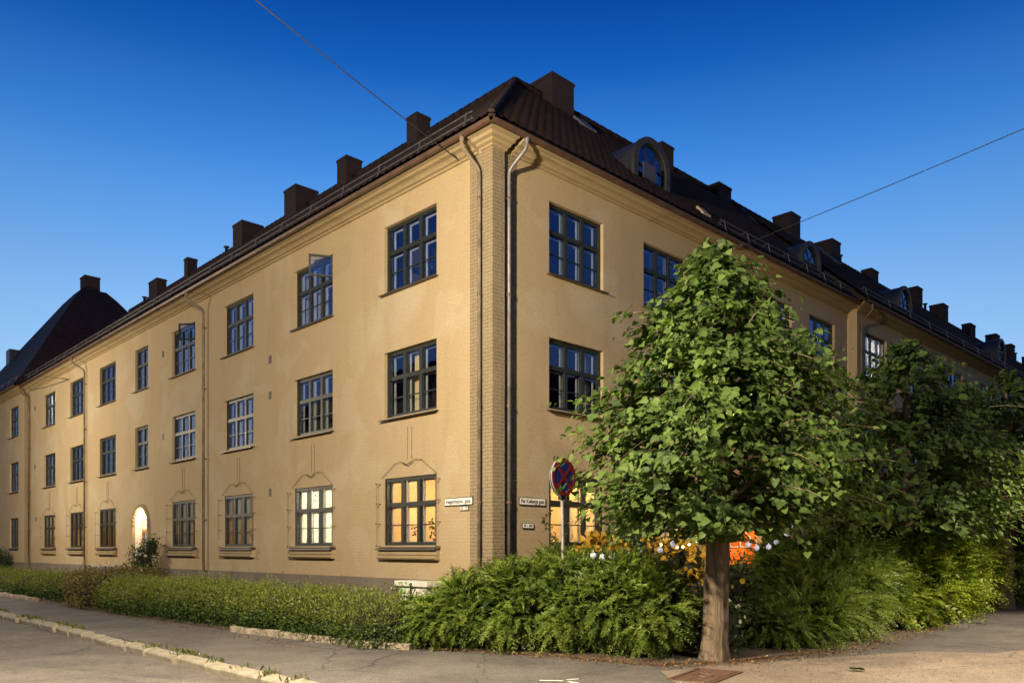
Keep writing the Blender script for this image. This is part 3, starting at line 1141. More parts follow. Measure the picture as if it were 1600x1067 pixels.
def dormer(parent, x0, x1, z0, zt, yf, opened=False):
    """arched dormer in the right-hand roof: front at y=yf, barrel roof running back into the slope"""
    w = x1 - x0
    r = w / 2
    cx = (x0 + x1) / 2
    zs = zt - r * 0.98
    n = 14

    def arch(rr, y, zbase, dz=0.0):
        pts = [(cx - rr, y, zbase)]
        for k in range(n + 1):
            a = math.pi - k / n * math.pi
            pts.append((cx + rr * math.cos(a), y, zs + dz + rr * math.sin(a) * 0.98))
        pts.append((cx + rr, y, zbase))
        return pts

    body = MB()
    A = arch(r, yf, z0)
    depth_top = (zt - (Z_EAVE + 0.06)) / PITCH - 0.52
    B = [(p[0], max(yf + 0.2, (p[2] + 0.12 - Z_EAVE) / PITCH - 0.5 + 0.25), p[2]) for p in A]
    body.add(A + B, [(i, i + 1, len(A) + i + 1, len(A) + i) for i in range(len(A) - 1)])
    d = body.build('dormer', M_LEAD, parent, smooth=False)
    # front ring
    fr = MB()
    ri = r - 0.14
    O, I = arch(r + 0.03, yf - 0.03, z0 - 0.12), arch(ri, yf - 0.03, z0 + 0.12)
    O2, I2 = arch(r + 0.03, yf + 0.06, z0 - 0.12), arch(ri, yf + 0.10, z0 + 0.12)
    k = len(O)
    fr.add(O + I + O2 + I2, [(i, i + 1, k + i + 1, k + i) for i in range(k - 1)] + [(i, 2 * k + i, 2 * k + i + 1, i + 1) for i in range(k - 1)] + [(k + i, k + i + 1, 3 * k + i + 1, 3 * k + i) for i in range(k - 1)])
    fr.quad(O[0], I[0], I[-1], O[-1])
    fr.quad(I[0], I2[0], I2[-1], I[-1])
    fr.build('dormer_front', M_DORM, d)
    wf = MB()
    t = 0.05
    P2 = arch(ri - t, yf + 0.04, z0 + 0.12 + t)
    P1 = arch(ri, yf + 0.04, z0 + 0.12)
    Q2 = arch(ri - t, yf + 0.09, z0 + 0.12 + t)
    wf.add(P1 + P2 + Q2, [(i, i + 1, k + i + 1, k + i) for i in range(k - 1)] + [(k + i, k + i + 1, 2 * k + i + 1, 2 * k + i) for i in range(k - 1)])
    wf.quad(P1[0], P2[0], P2[-1], P1[-1])
    wf.box(cx - ri + t, cx + ri - t, yf + 0.035, yf + 0.09, zs - 0.03, zs + 0.03)
    wf.box(cx - 0.03, cx + 0.03, yf + 0.036, yf + 0.09, z0 + 0.12, zs - 0.03)
    wf.tube([(cx, yf + 0.06, zs), (cx - (ri - t) * 0.5, yf + 0.06, zs + (ri - t) * 0.86)], 0.018, 4)
    wf.tube([(cx, yf + 0.06, zs), (cx + (ri - t) * 0.5, yf + 0.06, zs + (ri - t) * 0.86)], 0.018, 4)
    wf.build('window_frame', M_FRAME, d)
    gl = MB()
    G = arch(ri - 0.01, yf + 0.065, z0 + 0.12)
    gl.poly(list(reversed(G)), (0, 0.005, 0))
    gl.build('pane', M_GLASS, d)
    bk = MB()
    bk.poly(list(reversed(arch(r - 0.04, yf + 0.7, z0))), (0, 0.02, 0))
    bk.build('room', M_ROOM, d)
    if opened:
        cb = MB()
        cb.box(cx - ri + 0.06, cx - 0.02, yf - 0.16, yf - 0.13, z0 + 0.25, zs - 0.05)
        cb.box(cx - ri + 0.10, cx - 0.06, yf - 0.165, yf - 0.161, z0 + 0.29, zs - 0.09)
        cb.build('open_casement', M_CASE, d)
    return d


def snow_guard(parent, side, off, u0, u1, step=1.55):
    def P(u, inn, h):
        z = Z_EAVE + 0.06 + inn * PITCH
        return (off + inn - 0.55 + 0.0, u, z + h) if side == 'L' else (u, off + inn - 0.55, z + h)
    m = MB()
    for h in (0.10, 0.24):
        m.tube([P(u0, 0.22, h), P(u1, 0.22, h)], 0.016, 6)
    o = m.build('snow_guard', M_RAIL, parent)
    b = MB()
    b.tube([P(0, 0.22, 0.27), P(0, 0.14, -0.02)], 0.014, 5)
    b.tube([P(0, 0.22, 0.27), P(0, 0.45, 0.03)], 0.014, 5)
    me = b.mesh('bracket')
    u = u0 + 0.2
    while u < u1:
        link('bracket', me, M_RAIL, o, (0, u, 0) if side == 'L' else (u, 0, 0))
        u += step
    return o


def roof_vent(parent, x, y, z, h):
    m = MB().tube([(x, y, z - 0.6), (x, y, z + h)], 0.07, 10)
    m.lathe([(0.0, h + 0.09), (0.13, h + 0.06), (0.13, h + 0.02), (0.07, h)], (x, y, z), 10)
    return m.build('vent_pipe', M_BLACK, parent, smooth=True)


# ================================================================ main corner building
LB, RB = 35.9, 16.9          # extents of the two facades
bld = tag(empty('apartment_building', (0, 0, 0)), 'three-storey ochre plastered corner apartment house with arched street door', 'building')

L_COLS = [1.84, 6.15, 10.6, 14.83, 22.68, 26.84, 31.25]   # low y of the 2 m windows
L_NARROW = 19.12                                           # narrow stair window
holes = []
for u in L_COLS:
    for (a, b) in ROWS:
        holes.append((u, u + WW, a, b))
for (a, b) in ROWS[1:]:
    holes.append((L_NARROW, L_NARROW + 1.36, a, b))
DY0, DY1 = 19.0, 20.62
holes.append((DY0, DY1, 0.45, 2.52, 0.02))
# region of the arch head above the door, cut out and refilled with an arch panel
holes.append((DY0, DY1, 2.52, 3.33, 0.001))
wl_ = wall_mesh('L', 0.0, 0.0, LB, Z_PL, 10.12, [h for h in holes if h[2] > 0.9] + [(DY0, DY1, Z_PL, 2.52, 0.001)])
# arch spandrels
n = 16
ca, ra = (DY0 + DY1) / 2, (DY1 - DY0) / 2


def arch_z(t):
    return 2.52 + 0.80 * math.sin(t) ** 0.9


for k in range(n):
    a0, a1 = math.pi * k / n, math.pi * (k + 1) / n
    y0, y1 = ca + ra * math.cos(a0), ca + ra * math.cos(a1)
    wl_.quad((0, y0, arch_z(a0)), (0, y0, 3.33), (0, y1, 3.33), (0, y1, arch_z(a1)))
wall_l = wl_.build('wall', M_PLASTER, bld)
wall_l['label'] = 'long ochre street wall on the left'

R_COLS = [1.68, 5.10, 10.95, 14.0]
R_ST = 9.15
holesR = []
for u in R_COLS:
    for (a, b) in ROWS:
        holesR.append((u, u + 1.86, a - 0.02, b - 0.02))
for (a, b) in ROWS[1:]:
    holesR.append((R_ST, R_ST + 1.3, a - 0.02, b - 0.02))
holesR.append((9.0, 10.62, Z_PL, 2.42, 0.25))
wall_r = wall_mesh('R', 0.0, 0.0, RB, Z_PL, 10.12, holesR).build('wall', M_PLASTER, bld)
wall_r['label'] = 'ochre street wall on the right, shaded'
# courtyard walls and floors keep the inside dark
sh = MB()
sh.quad((10, 9, 0), (10, LB, 0), (10, LB, 10.2), (10, 9, 10.2))
sh.quad((10, 9, 0), (RB, 9, 0), (RB, 9, 10.2), (10, 9, 10.2))
sh.build('courtyard_wall', M_PLASTER, bld)
fl = MB()
for z in (0.9, 3.95, 6.95, 9.95):
    fl.box(0.16, 9.9, 0.16, LB - .05, z, z + 0.12)
    fl.box(9.9, RB - .05, 0.16, 8.9, z, z + 0.12)
fl.build('floor_slab', M_ROOM_D, bld)
# plinth
pl = MB()
pl.box(-0.035, 0.12, DY1 + 0.16, LB, -0.1, Z_PL)
pl.box(-0.035, 0.12, 0.60, DY0 - 0.16, -0.1, Z_PL)
pl.build('plinth', M_PLINTH, bld)
pl = MB()
pl.box(0.60, 8.9, -0.035, 0.12, -0.1, Z_PL)
pl.box(10.72, RB, -0.035, 0.12, -0.1, Z_PL)
pl.build('plinth', M_PLINTH, bld)
# corner pilaster with its own base, flanked by flat grey bands
pp = 0.09
pi_ = MB()
pi_.poly([(-pp, -pp, 0), (0.25, -pp, 0), (0.25, 0.05, 0), (0.05, 0.05, 0), (0.05, 0.21, 0), (-pp, 0.21, 0)], (0, 0, 9.93))
pi_.build('corner_pilaster', M_PLASTER_G, bld)
pb = MB()
q = pp + 0.05
pb.poly([(-q, -q, -0.1), (0.75, -q, -0.1), (0.75, 0.04, -0.1), (0.04, 0.04, -0.1), (0.04, 0.75, -0.1), (-q, 0.75, -0.1)], (0, 0, 1.28))
pb.build('pilaster_base', M_PLINTH, bld, bevel=0.02)
bd = MB()
bd.box(-0.012, 0.02, 0.21, 0.70, Z_PL, 9.9)
bd.build('plaster_band', M_PLASTER_G, bld)
bd = MB()
bd.box(0.25, 0.66, -0.012, 0.02, Z_PL, 9.9)
bd.build('plaster_band', M_PLASTER_G, bld)
# cornices: wall runs, then the broken-forward piece round the pilaster
sweep('L', CORN, 0.0, 0.42, LB).build('cornice', M_CORNICE, bld)
sweep('R', CORN, 0.0, 0.50, RB).build('cornice', M_CORNICE, bld)
cc = MB()
profc = [(0.0, 9.86), (0.045, 9.87), (0.05, 9.91), (0.12, 9.93), (0.14, 9.97), (0.22, 9.99), (0.25, 10.04), (0.33, 10.06), (0.34, 10.125)]
ring = []
for (o_, z) in profc:
    a = pp + o_
    ring.append([(0.02, 0.23 + o_ * 0.3, z), (-a, 0.23 + o_ * 0.3, z), (-a, -a, z), (0.27 + o_ * 0.3, -a, z), (0.27 + o_ * 0.3, 0.02, z)])
vs = [p for r_ in ring for p in r_]
fs = [(i * 5 + k, (i + 1) * 5 + k, (i + 1) * 5 + k + 1, i * 5 + k + 1) for i in range(len(ring) - 1) for k in range(4)]
cc.add(vs, fs)
cc.build('corner_cornice', M_CORNICE, bld)
# gutters
gutter(bld, 'L', 0.0, -0.52, LB).build('gutter', M_GUTTER, bld, smooth=False)
gutter(bld, 'R', 0.0, -0.52, RB).build('gutter', M_GUTTER, bld, smooth=False)
# fascia boards behind the gutters
sweep('L', [(0.40, 10.10), (0.46, 10.10), (0.46, 10.20), (0.40, 10.20)], 0.0, -0.46, LB).build('fascia', M_GUTTER, bld)
sweep('R', [(0.40, 10.10), (0.46, 10.10), (0.46, 10.20), (0.40, 10.20)], 0.0, -0.40, RB).build('fascia', M_GUTTER, bld)
# roof: tiled street slopes, plain courtyard slopes, ridge and hip caps
EV = -0.55
rt = link('roof_tiles', pantiles('L', EV, EV, LB + 1.5, hip0=0.905, ridge_in=RIDGE_X - EV, pitch=(Z_RIDGE - Z_EAVE - .06) / (RIDGE_X - EV)), M_TILE, bld)
rt['kind'] = 'stuff'
rt = link('roof_tiles', pantiles('R', EV, EV, RB + 1.5, hip0=1.099, ridge_in=RIDGE_Y - EV, pitch=(Z_RIDGE - Z_EAVE - .06) / (RIDGE_Y - EV)), M_TILE, bld)
rt['kind'] = 'stuff'
rb = MB()
zr = Z_RIDGE
rb.quad((RIDGE_X, RIDGE_Y, zr), (RIDGE_X, LB + 1, zr), (10.5, LB + 1, 10.2), (10.5, 9.5, 10.2))
rb.quad((RIDGE_X, RIDGE_Y, zr), (10.5, 9.5, 10.2), (RB + 1, 9.5, 10.2), (RB + 1, RIDGE_Y, zr))
rb.quad((EV, EV, Z_EAVE), (RIDGE_X, RIDGE_Y, zr - .09), (RIDGE_X, LB, zr - .09), (EV, LB, Z_EAVE))
rb.quad((EV, EV, Z_EAVE), (RB, EV, Z_EAVE), (RB, RIDGE_Y, zr - .09), (RIDGE_X, RIDGE_Y, zr - .09))
roof = rb.build('roof', M_TILE, bld)


def cap_line(a, b, parent, r=0.10):
    """overlapping half-round ridge tiles as one stuff mesh"""
    a, b = Vector(a), Vector(b)
    d = (b - a)
    ln = d.length
    d.normalize()
    m = MB()
    s = 0.0
    while s < ln:
        e = min(s + 0.42, ln)
        m.tube([a + d * s, a + d * e], [r * 1.12, r * 0.96], 8)
        s += 0.38
    o = m.build('ridge_tiles', M_TILE, parent)
    o['kind'] = 'stuff'
    return o


cap_line((EV + .08, EV + .08, Z_EAVE + 0.13), (RIDGE_X, RIDGE_Y, zr + 0.05), roof, 0.075)
cap_line((RIDGE_X, RIDGE_Y, zr + 0.05), (RIDGE_X, LB, zr + 0.05), roof)
cap_line((RIDGE_X, RIDGE_Y, zr + 0.05), (RB, RIDGE_Y, zr + 0.05), roof)
snow_guard(bld, 'L', 0.0, 0.25, LB - 0.4)
snow_guard(bld, 'R', 0.0, 8.1, RB - 0.3, 1.2)
for (w, y0, ln, zt) in [(0.55, 8.78, 0.55, 15.83), (0.66, 12.87, 0.62, 15.85), (0.98, 16.22, 0.91, 15.85), (0.98, 20.82, 0.88, 15.8), (0.48, 27.2, 0.42, 15.92), (0.5, 31.14, 1.15, 15.87)]:
    chimney(bld, RIDGE_X - w / 2, RIDGE_X + w / 2, y0, y0 + ln, zt)
for (w, x0, ln, zt) in [(0.92, 6.09, 0.95, 15.68), (0.55, 11.8, 0.68, 15.7), (0.55, 15.42, 0.86, 15.45)]:
    chimney(bld, x0, x0 + ln, RIDGE_Y - w / 2, RIDGE_Y + w / 2, zt)
roof_vent(bld, RIDGE_X, 23.4, 15.1, 0.30)
roof_vent(bld, RIDGE_X, 33.6, 15.1, 0.30)
roof_vent(bld, RIDGE_X, 33.0, 15.1, 0.12)
dormer(bld, 5.5, 7.03, 11.02, 12.47, 0.6, opened=True)
dormer(bld, 14.66, 16.06, 10.85, 12.15, 0.6)


def roof_hatch(parent, x, y, w=0.5, l=0.5, mat=M_ZINC):
    pit = (Z_RIDGE - Z_EAVE - .06) / (RIDGE_Y - EV)
    z = Z_EAVE + .06 + (y - EV) * pit
    m = MB()
    m.poly([(x, y, z + 0.10), (x + w, y, z + 0.10), (x + w, y + l, z + l * pit + 0.14), (x, y + l, z + l * pit + 0.14)], (0, 0.05, -0.06))
    return m.build('roof_hatch', mat, parent)


roof_hatch(bld, 6.75, 3.35, 0.55, 0.42)
roof_hatch(bld, 7.9, 0.05, 0.35, 0.22, M_PLASTER)  # pale ochre slab at the eave, built with the hatch shape
roof_hatch(bld, 16.3, 3.2, 0.4, 0.7, M_LEAD)
downpipe(bld, 'L', 0.0, 0.305, M_PIPEP, s=0.06)
downpipe(bld, 'R', 0.0, 0.37, M_ZINC, s=0.10)
downpipe(bld, 'L', 0.0, 13.95, M_PIPEP, s=0.35)
downpipe(bld, 'L', 0.0, 26.42, M_PIPEP, s=0.35)
downpipe(bld, 'L', 0.0, 35.72, M_PIPEB, s=0.0)

WARM = (1.0, 0.74, 0.43)
WARMW = (1.0, 0.86, 0.64)
NEUT = (1.0, 0.92, 0.86)
# left facade, ground floor
G0 = ROWS[0][0]


def gw(u, **k):
    k.setdefault('depth', 0.03)
    f = add_window(bld, 'L', 0.0, u, G0, WW, ROWS[0][1] - G0, **k)
    ledge(bld, 'L', 0.0, u, G0)
    return f


f = gw(1.84, room=M_ROOM_Y, lit=((1.0, 1.5, 1.72), 60, WARM), label='ground floor window glowing orange, plants on its sill')
MB().box(1.12, 1.5, 1.9, 2.2, -0.1, 0.95).build('paper_floor_lamp', M_PAPER, f, bevel=0.05)
pot_plant(f, 1.0, 0.30, 0.04, 0.5, 3, M_RUST)
pot_plant(f, 1.55, 0.30, 0.04, 0.40, 4, M_RUST)
f = gw(6.15, room=M_ROOM_W, lit=((1.3, 1.1, 1.72), 105, WARMW), label='brightest ground floor window, pale yellow light')
pot_plant(f, 0.35, 0.30, 0.9, 0.45, 5)
f = gw(10.6, room=M_ROOM_Y, lit=((0.9, 1.6, 1.0), 5.5, WARM), cur=[(0.0, 0.22, 0.0, 1.0, 3), (0.72, 1.0, 0.0, 1.0, 3)], curmat=M_BLIND)
f = gw(14.83, room=M_ROOM, cur=[(0.36, 0.62, 0, 1, 3)], curmat=M_BLIND)
f = gw(22.68, inner=False, room=M_ROOM_Y, lit=((1.0, 1.0, 1.7), 8, WARM), cur=[(0.0, 1.0, 0, 1, 6)], curmat=M_BLIND)
f = gw(26.84, inner=False, room=M_ROOM_Y, lit=((0.6, 0.9, 0.5), 9, WARM), cur=[(0.0, 1.0, 0.5, 1, 6)], curmat=M_BLIND)
f = gw(31.25, inner=False, room=M_ROOM_Y, lit=((1.2, 1.0, 1.70), 30, WARM), cur=[(0.0, 0.45, 0.0, 1, 3)], curmat=M_CURT)
# first floor
for u, kw in [(1.84, dict(cur=[(0.36, 0.5, 0, 1, 2)], curmat=M_ROOM_Y)), (6.15, dict(cur=[(0.38, 0.52, 0, .8, 2)], curmat=M_CURTR)), (10.6, dict()), (14.83, dict()), (22.68, dict(room=M_ROOM_D)), (26.84, dict(room=M_ROOM_D)), (31.25, dict(room=M_ROOM_Y, lit=((1.0, 1.2, 0.6), 4.0, (1.0, .5, .25)), cur=[(0.0, 0.62, 0, 1, 5)], curmat=M_CURTR))]:
    kw.setdefault('room', M_ROOM_D)
    kw['inner'] = u < 20
    add_window(bld, 'L', 0.0, u, ROWS[1][0], WW, ROWS[1][1] - ROWS[1][0], **kw)
add_window(bld, 'L', 0.0, L_NARROW, ROWS[1][0], 1.36, ROWS[1][1] - ROWS[1][0], cols=2, room=M_ROOM)


def open_vent(f, deg):
    """small upper right sash swung outwards on its right-hand hinges"""
    sm = MB()
    w2, h2 = 0.62, 0.56
    for (a, b, c, d) in ((-w2, 0, 0, .05), (-w2, 0, h2 - .05, h2), (-w2, -w2 + .05, .05, h2 - .05), (-.05, 0, .05, h2 - .05)):
        sm.box(a, b, -0.02, 0.02, c, d)
    so_ = sm.build('open_vent_sash', M_FRAME, f, (WW - 0.06, -0.04, WH * 0.6 + 0.04), R(deg))
    MB().box(-w2 + .05, -.05, -0.003, 0.003, .05, h2 - .05).build('open_pane', M_GLASS, f, (WW - 0.06, -0.04, WH * 0.6 + 0.04), R(deg))
    return so_


# second floor
for u, kw in [(1.84, dict()), (6.15, dict(room=M_ROOM_W, cur=[(0.0, 0.4, 0, 1, 3)])), (10.6, dict()), (14.83, dict()), (22.68, dict(room=M_ROOM)), (26.84, dict(room=M_ROOM_W, lit=((1.9, .6, .9), 4, NEUT), cur=[(0.55, 1.0, 0, 1, 4)])), (31.25, dict(room=M_ROOM_W, lit=((1.2, 1.2, 1.72), 110, NEUT), cur=[(0.0, 1.0, 0, 1.0, 10)]))]:
    kw.setdefault('room', M_ROOM_D)
    kw['inner'] = u < 20
    f = add_window(bld, 'L', 0.0, u, ROWS[2][0], WW, ROWS[2][1] - ROWS[2][0], **kw)
    if u == 6.15:
        f['label'] = 'top floor window with its upper right vent sash swung open'
        open_vent(f, 62)
        pot_plant(f, 1.0, 0.3, 0.05, 0.6, 8)
        pot_plant(f, 1.62, 0.3, 0.05, 0.75, 9)
    if u == 1.84:
        pot_plant(f, 1.1, 0.3, 0.05, 0.4, 12)
        pot_plant(f, 1.6, 0.3, 0.05, 0.4, 13)
    if u == 14.83:
        f['label'] = 'top floor window with one small vent sash ajar'
        open_vent(f, 38)
add_window(bld, 'L', 0.0, L_NARROW, ROWS[2][0], 1.36, ROWS[2][1] - ROWS[2][0], cols=2, room=M_ROOM)

# right facade
for u in R_COLS:
    for j in range(3):
        kw = dict(room=M_ROOM_D)
        if j == 0:
            kw = dict(room=M_ROOM_Y, depth=0.03)
            if u < 2:
                kw.update(lit=((1.2, 1.3, 1.72), 62, WARM), cur=[(0.46, 0.60, 0, 0.6, 2)])
            elif u < 6:
                kw.update(lit=((0.9, 1.2, 1.72), 52, WARMW))
        elif j == 1 and u < 2:
            kw.update(cur=[(0.70, 1.0, 0, 1, 3)], curmat=M_CURT)
        f = add_window(bld, 'R', 0.0, u, ROWS[j][0] - 0.02, 1.86, ROWS[j][1] - ROWS[j][0], **kw)
        if j == 0 and u < 2:
            MB().box(0.05, 0.62, 0.9, 1.3, -0.2, 0.62).build('armchair', M_FUR, f, bevel=0.08)
        if j == 0:
            ledge(bld, 'R', 0.0, u, ROWS[0][0] - 0.02, 1.86)
for j in (1, 2):
    add_window(bld, 'R', 0.0, R_ST, ROWS[j][0] - .02, 1.3, ROWS[j][1] - ROWS[j][0], cols=2, room=M_ROOM)

# arched porch and street door on the left facade
pm = MB()
PD = 0.30
pm.quad((0, DY0, 0.0), (0, DY0, 2.52), (PD, DY0, 2.52), (PD, DY0, 0.0))
pm.quad((0, DY1, 0.0), (PD, DY1, 0.0), (PD, DY1, 2.52), (0, DY1, 2.52))
for k in range(n):
    a0, a1 = math.pi * k / n, math.pi * (k + 1) / n
    y0, y1 = ca + ra * math.cos(a0), ca + ra * math.cos(a1)
    pm.quad((0, y0, arch_z(a0)), (0, y1, arch_z(a1)), (PD, y1, arch_z(a1)), (PD, y0, arch_z(a0)))
pm.quad((PD, DY0, 0), (PD, DY0, 3.33), (PD, DY1, 3.33), (PD, DY1, 0))
pm.box(-0.1, PD, DY0, DY1, -0.05, 0.42)
porch = pm.build('porch', M_ROOM_W, bld)
tr_ = MB()
arcp = [(DY1, 0.4)] + [(ca + ra * math.cos(math.pi * k / n), arch_z(math.pi * k / n)) for k in range(n + 1)] + [(DY0, 0.4)]
for (p, q_) in zip(arcp[:-1], arcp[1:]):
    tr_.tube([(-0.03, p[0], p[1]), (-0.03, q_[0], q_[1])], 0.075, 6)
tr_.build('arch_moulding', M_CORNICE, bld, smooth=True)
dm = MB()
dm.box(PD - 0.06, PD - 0.01, DY0 + 0.18, DY1 - 0.18, 0.42, 1.55)
dm.box(PD - 0.06, PD - 0.01, DY0 + 0.18, DY0 + 0.30, 1.55, 2.42)
dm.box(PD - 0.06, PD - 0.01, DY1 - 0.30, DY1 - 0.18, 1.55, 2.42)
dm.box(PD - 0.06, PD - 0.01, ca - 0.05, ca + 0.05, 1.55, 2.42)
dm.box(PD - 0.06, PD - 0.01, DY0 + 0.30, DY1 - 0.30, 2.32, 2.42)
for y in (DY0 + 0.26, ca + 0.06):
    dm.box(PD - 0.085, PD - 0.06, y, y + 0.48, 0.55, 1.42)
door = dm.build('door', M_DOORW, bld)
MB().box(PD - 0.03, PD - 0.024, DY0 + 0.3, DY1 - 0.3, 1.55, 2.32).build('pane', M_GLASS, door)
MB().tube([(PD - 0.12, ca + 0.1, 1.25), (PD - 0.12, ca + 0.1, 1.5)], 0.015, 6).build('handle', M_ZINC, door)
pl_ = MB().lathe([(0.0, -0.08), (0.06, -0.065), (0.085, 0.0), (0.06, 0.065), (0.0, 0.08)], (0.14, ca + 0.1, 2.90), 12).build('porch_lamp', M_LAMP, porch, smooth=True)
ld = bpy.data.lights.new('porch_light', 'POINT')
ld.energy = 1.6
ld.color = (1.0, 0.80, 0.52)
ld.shadow_soft_size = 0.12
lo = bpy.data.objects.new('porch_light', ld)
COL.objects.link(lo)
lo.location = (0.10, ca + 0.1, 2.70)
lo.parent = porch

# garden door on the right facade
d2 = MB()
d2.box(9.08, 10.54, 0.10, 0.16, 0.45, 2.34)
for x in (9.18, 9.86):
    d2.box(x, x + 0.58, 0.075, 0.10, 0.55, 1.25)
    d2.box(x, x + 0.58, 0.075, 0.10, 1.35, 1.62)
dd = d2.build('door', M_DOORR, bld)
dd['label'] = 'orange-red garden door behind the tree'
tm = MB()
tm.box(8.97, 9.08, 0.03, 0.18, 0.45, 2.34)
tm.box(10.54, 10.65, 0.03, 0.18, 0.45, 2.34)
tm.box(8.97, 10.65, 0.03, 0.18, 2.34, 2.44)
tm.build('door_frame', M_DOORR, dd)
gm = MB()
gm.poly([(9.25, 0.07, 1.72), (10.37, 0.07, 1.72), (10.37, 0.07, 2.0), (9.81, 0.07, 2.26), (9.25, 0.07, 2.0)], (0, 0.03, 0))
gm.build('pane', M_GLASS, dd)
om = MB()
for a, b in (((9.25, 1.72), (10.37, 1.72)), ((10.37, 1.72), (10.37, 2.0)), ((10.37, 2.0), (9.81, 2.26)), ((9.81, 2.26), (9.25, 2.0)), ((9.25, 2.0), (9.25, 1.72)), ((9.81, 1.72), (9.81, 2.26))):
    om.tube([(a[0], 0.065, a[1]), (b[0], 0.065, b[1])], 0.02, 5)
om.build('glazing_bar', M_WHITE, dd)
MB().box(8.95, 10.65, -0.9, 0.1, 0.0, 0.42).build('door_step', M_STONE2, bld)

# small iron vents in the walls
for (y, z) in ((9.55, 7.15), (9.55, 4.12 + 2.0), (9.55, 3.3), (17.65, 8.72), (17.65, 5.72), (34.9, 8.9), (34.9, 5.9), (40.9 - 6.2, 3.2)):
    MB().box(-0.012, 0.02, y - 0.07, y + 0.07, z - 0.11, z + 0.11).build('vent', M_DORM, bld)

# ================================================================ projecting wing at the far left
WX = -0.26
wb = tag(empty('apartment_building', (WX, LB, 0)), 'far projecting house at the left picture edge under a tall hipped roof', 'building')


def wloc(x, y):
    return x - WX, y - LB


LW = 50.0
wh = []
for u in (37.1, 41.6, 46.2):
    for (a, b) in ROWS:
        wh.append((u - LB, u - LB + 1.9, a, b))
wall_mesh('L', 0.0, 0.0, LW - LB, Z_PL, 10.15, wh).build('wall', M_PLASTER, wb)
m = MB()
m.quad((0, 0, 0), (0.4, 0, 0), (0.4, 0, 10.15), (0, 0, 10.15))
m.quad((0, LW - LB, 0), (10, LW - LB, 0), (10, LW - LB, 10.15), (0, LW - LB, 10.15))
m.quad((10, 0, 0), (10, LW - LB, 0), (10, LW - LB, 10.15), (10, 0, 10.15))
m.quad((0.4, 0, 9), (10, 0, 9), (10, 0, 10.15), (0.4, 0, 10.15))
m.build('side_wall', M_PLASTER_G, wb)
m = MB()
m.box(-0.035, 0.1, -0.035, LW - LB, -0.1, Z_PL)
m.build('plinth', M_PLINTH, wb)
sweep('L', CORN, 0.0, -0.05, LW - LB, 0.9, 0).build('cornice', M_CORNICE, wb)
gutter(wb, 'L', 0.0, -0.5, LW - LB + .5).build('gutter', M_GUTTER, wb)
fl = MB()
for z in (0.9, 3.95, 6.95, 9.95):
    fl.box(0.16, 9.9, 0.1, LW - LB - .1, z, z + 0.1)
fl.build('floor_slab', M_ROOM_D, wb)
for i, u in enumerate((37.1, 41.6, 46.2)):
    for j, (a, b) in enumerate(ROWS):
        add_window(wb, 'L', 0.0, u - LB, a, 1.9, b - a, room=M_ROOM if j == 0 else M_ROOM_D, **(dict(cur=[(0, 1, 0, .55, 5)], curmat=M_BLIND) if j == 0 else {}))
# hipped roof with a flared foot, tall, apex block carrying a chimney
hb = MB()
x0, x1, y0, y1 = -0.62, 10.9, -0.62, LW - LB + 0.62
cx_, cy_ = 5.26, (y0 + y1) / 2
tk = [0.0, 0.08, 0.18, 0.5, 0.80, 0.88]
zz = [(0, 10.16), (0, 10.72), (0, 11.6), (0, 14.5), (0, 17.15), (0, 17.75)]
rings = []
for (t, (_, z)) in zip(tk, zz):
    rings.append([(x0 + (cx_ - x0) * t, y0 + (cy_ - y0) * t, z), (x1 + (cx_ - x1) * t, y0 + (cy_ - y0) * t, z), (x1 + (cx_ - x1) * t, y1 + (cy_ - y1) * t, z), (x0 + (cx_ - x0) * t, y1 + (cy_ - y1) * t, z)])
vs = [p for r_ in rings for p in r_]
fs = [(i * 4 + k, i * 4 + (k + 1) % 4, (i + 1) * 4 + (k + 1) % 4, (i + 1) * 4 + k) for i in range(len(rings) - 1) for k in range(4)]
fs.append(tuple((len(rings) - 1) * 4 + k for k in range(4)))
hb.add(vs, fs)
hr = hb.build('roof', M_TILE, wb)
chimney(wb, cx_ - 0.45, cx_ + 0.45, cy_ - 0.45, cy_ + 0.45, 18.75, 17.0)
MB().box(1.6, 2.3, 10.6, 11.5, 13.4, 14.3).build('roof_hatch', M_LEAD, wb)
snow_guard(wb, 'L', 0.0, -0.2, LW - LB)

# ================================================================ right-hand wing along the tree-lined street
RY = -0.32
rw = tag(empty('apartment_building', (RB, RY, 0)), 'long stepped-forward house behind the lime trees, many chimneys on its ridge', 'building')
RL = 62.0
us = [0.72 + 4.25 * k for k in range(14)]
rh = []
for u in us:
    for (a, b) in ROWS:
        rh.append((u, u + 1.86, a, b))
wall_mesh('R', 0.0, 0.0, RL - RB, Z_PL, 10.15, rh).build('wall', M_PLASTER, rw)
m = MB()
m.quad((0, 0, 0), (0, 0.5, 0), (0, 0.5, 10.15), (0, 0, 10.15))
m.quad((RL - RB, 0, 0), (RL - RB, 9, 0), (RL - RB, 9, 10.15), (RL - RB, 0, 10.15))
m.quad((0, 9.3, 0), (RL - RB, 9.3, 0), (RL - RB, 9.3, 10.15), (0, 9.3, 10.15))
m.build('side_wall', M_PLASTER, rw)
m = MB()
m.box(0, RL - RB, -0.035, 0.1, -0.1, Z_PL)
m.build('plinth', M_PLINTH, rw)
sweep('R', CORN, 0.0, 0.0, RL - RB, 0.9, 0).build('cornice', M_CORNICE, rw)
gutter(rw, 'R', 0.0, -0.5, RL - RB).build('gutter', M_GUTTER, rw)
fl = MB()
for z in (0.9, 3.95, 6.95, 9.95):
    fl.box(0.1, RL - RB - .1, 0.16, 9.2, z, z + 0.1)
fl.build('floor_slab', M_ROOM_D, rw)
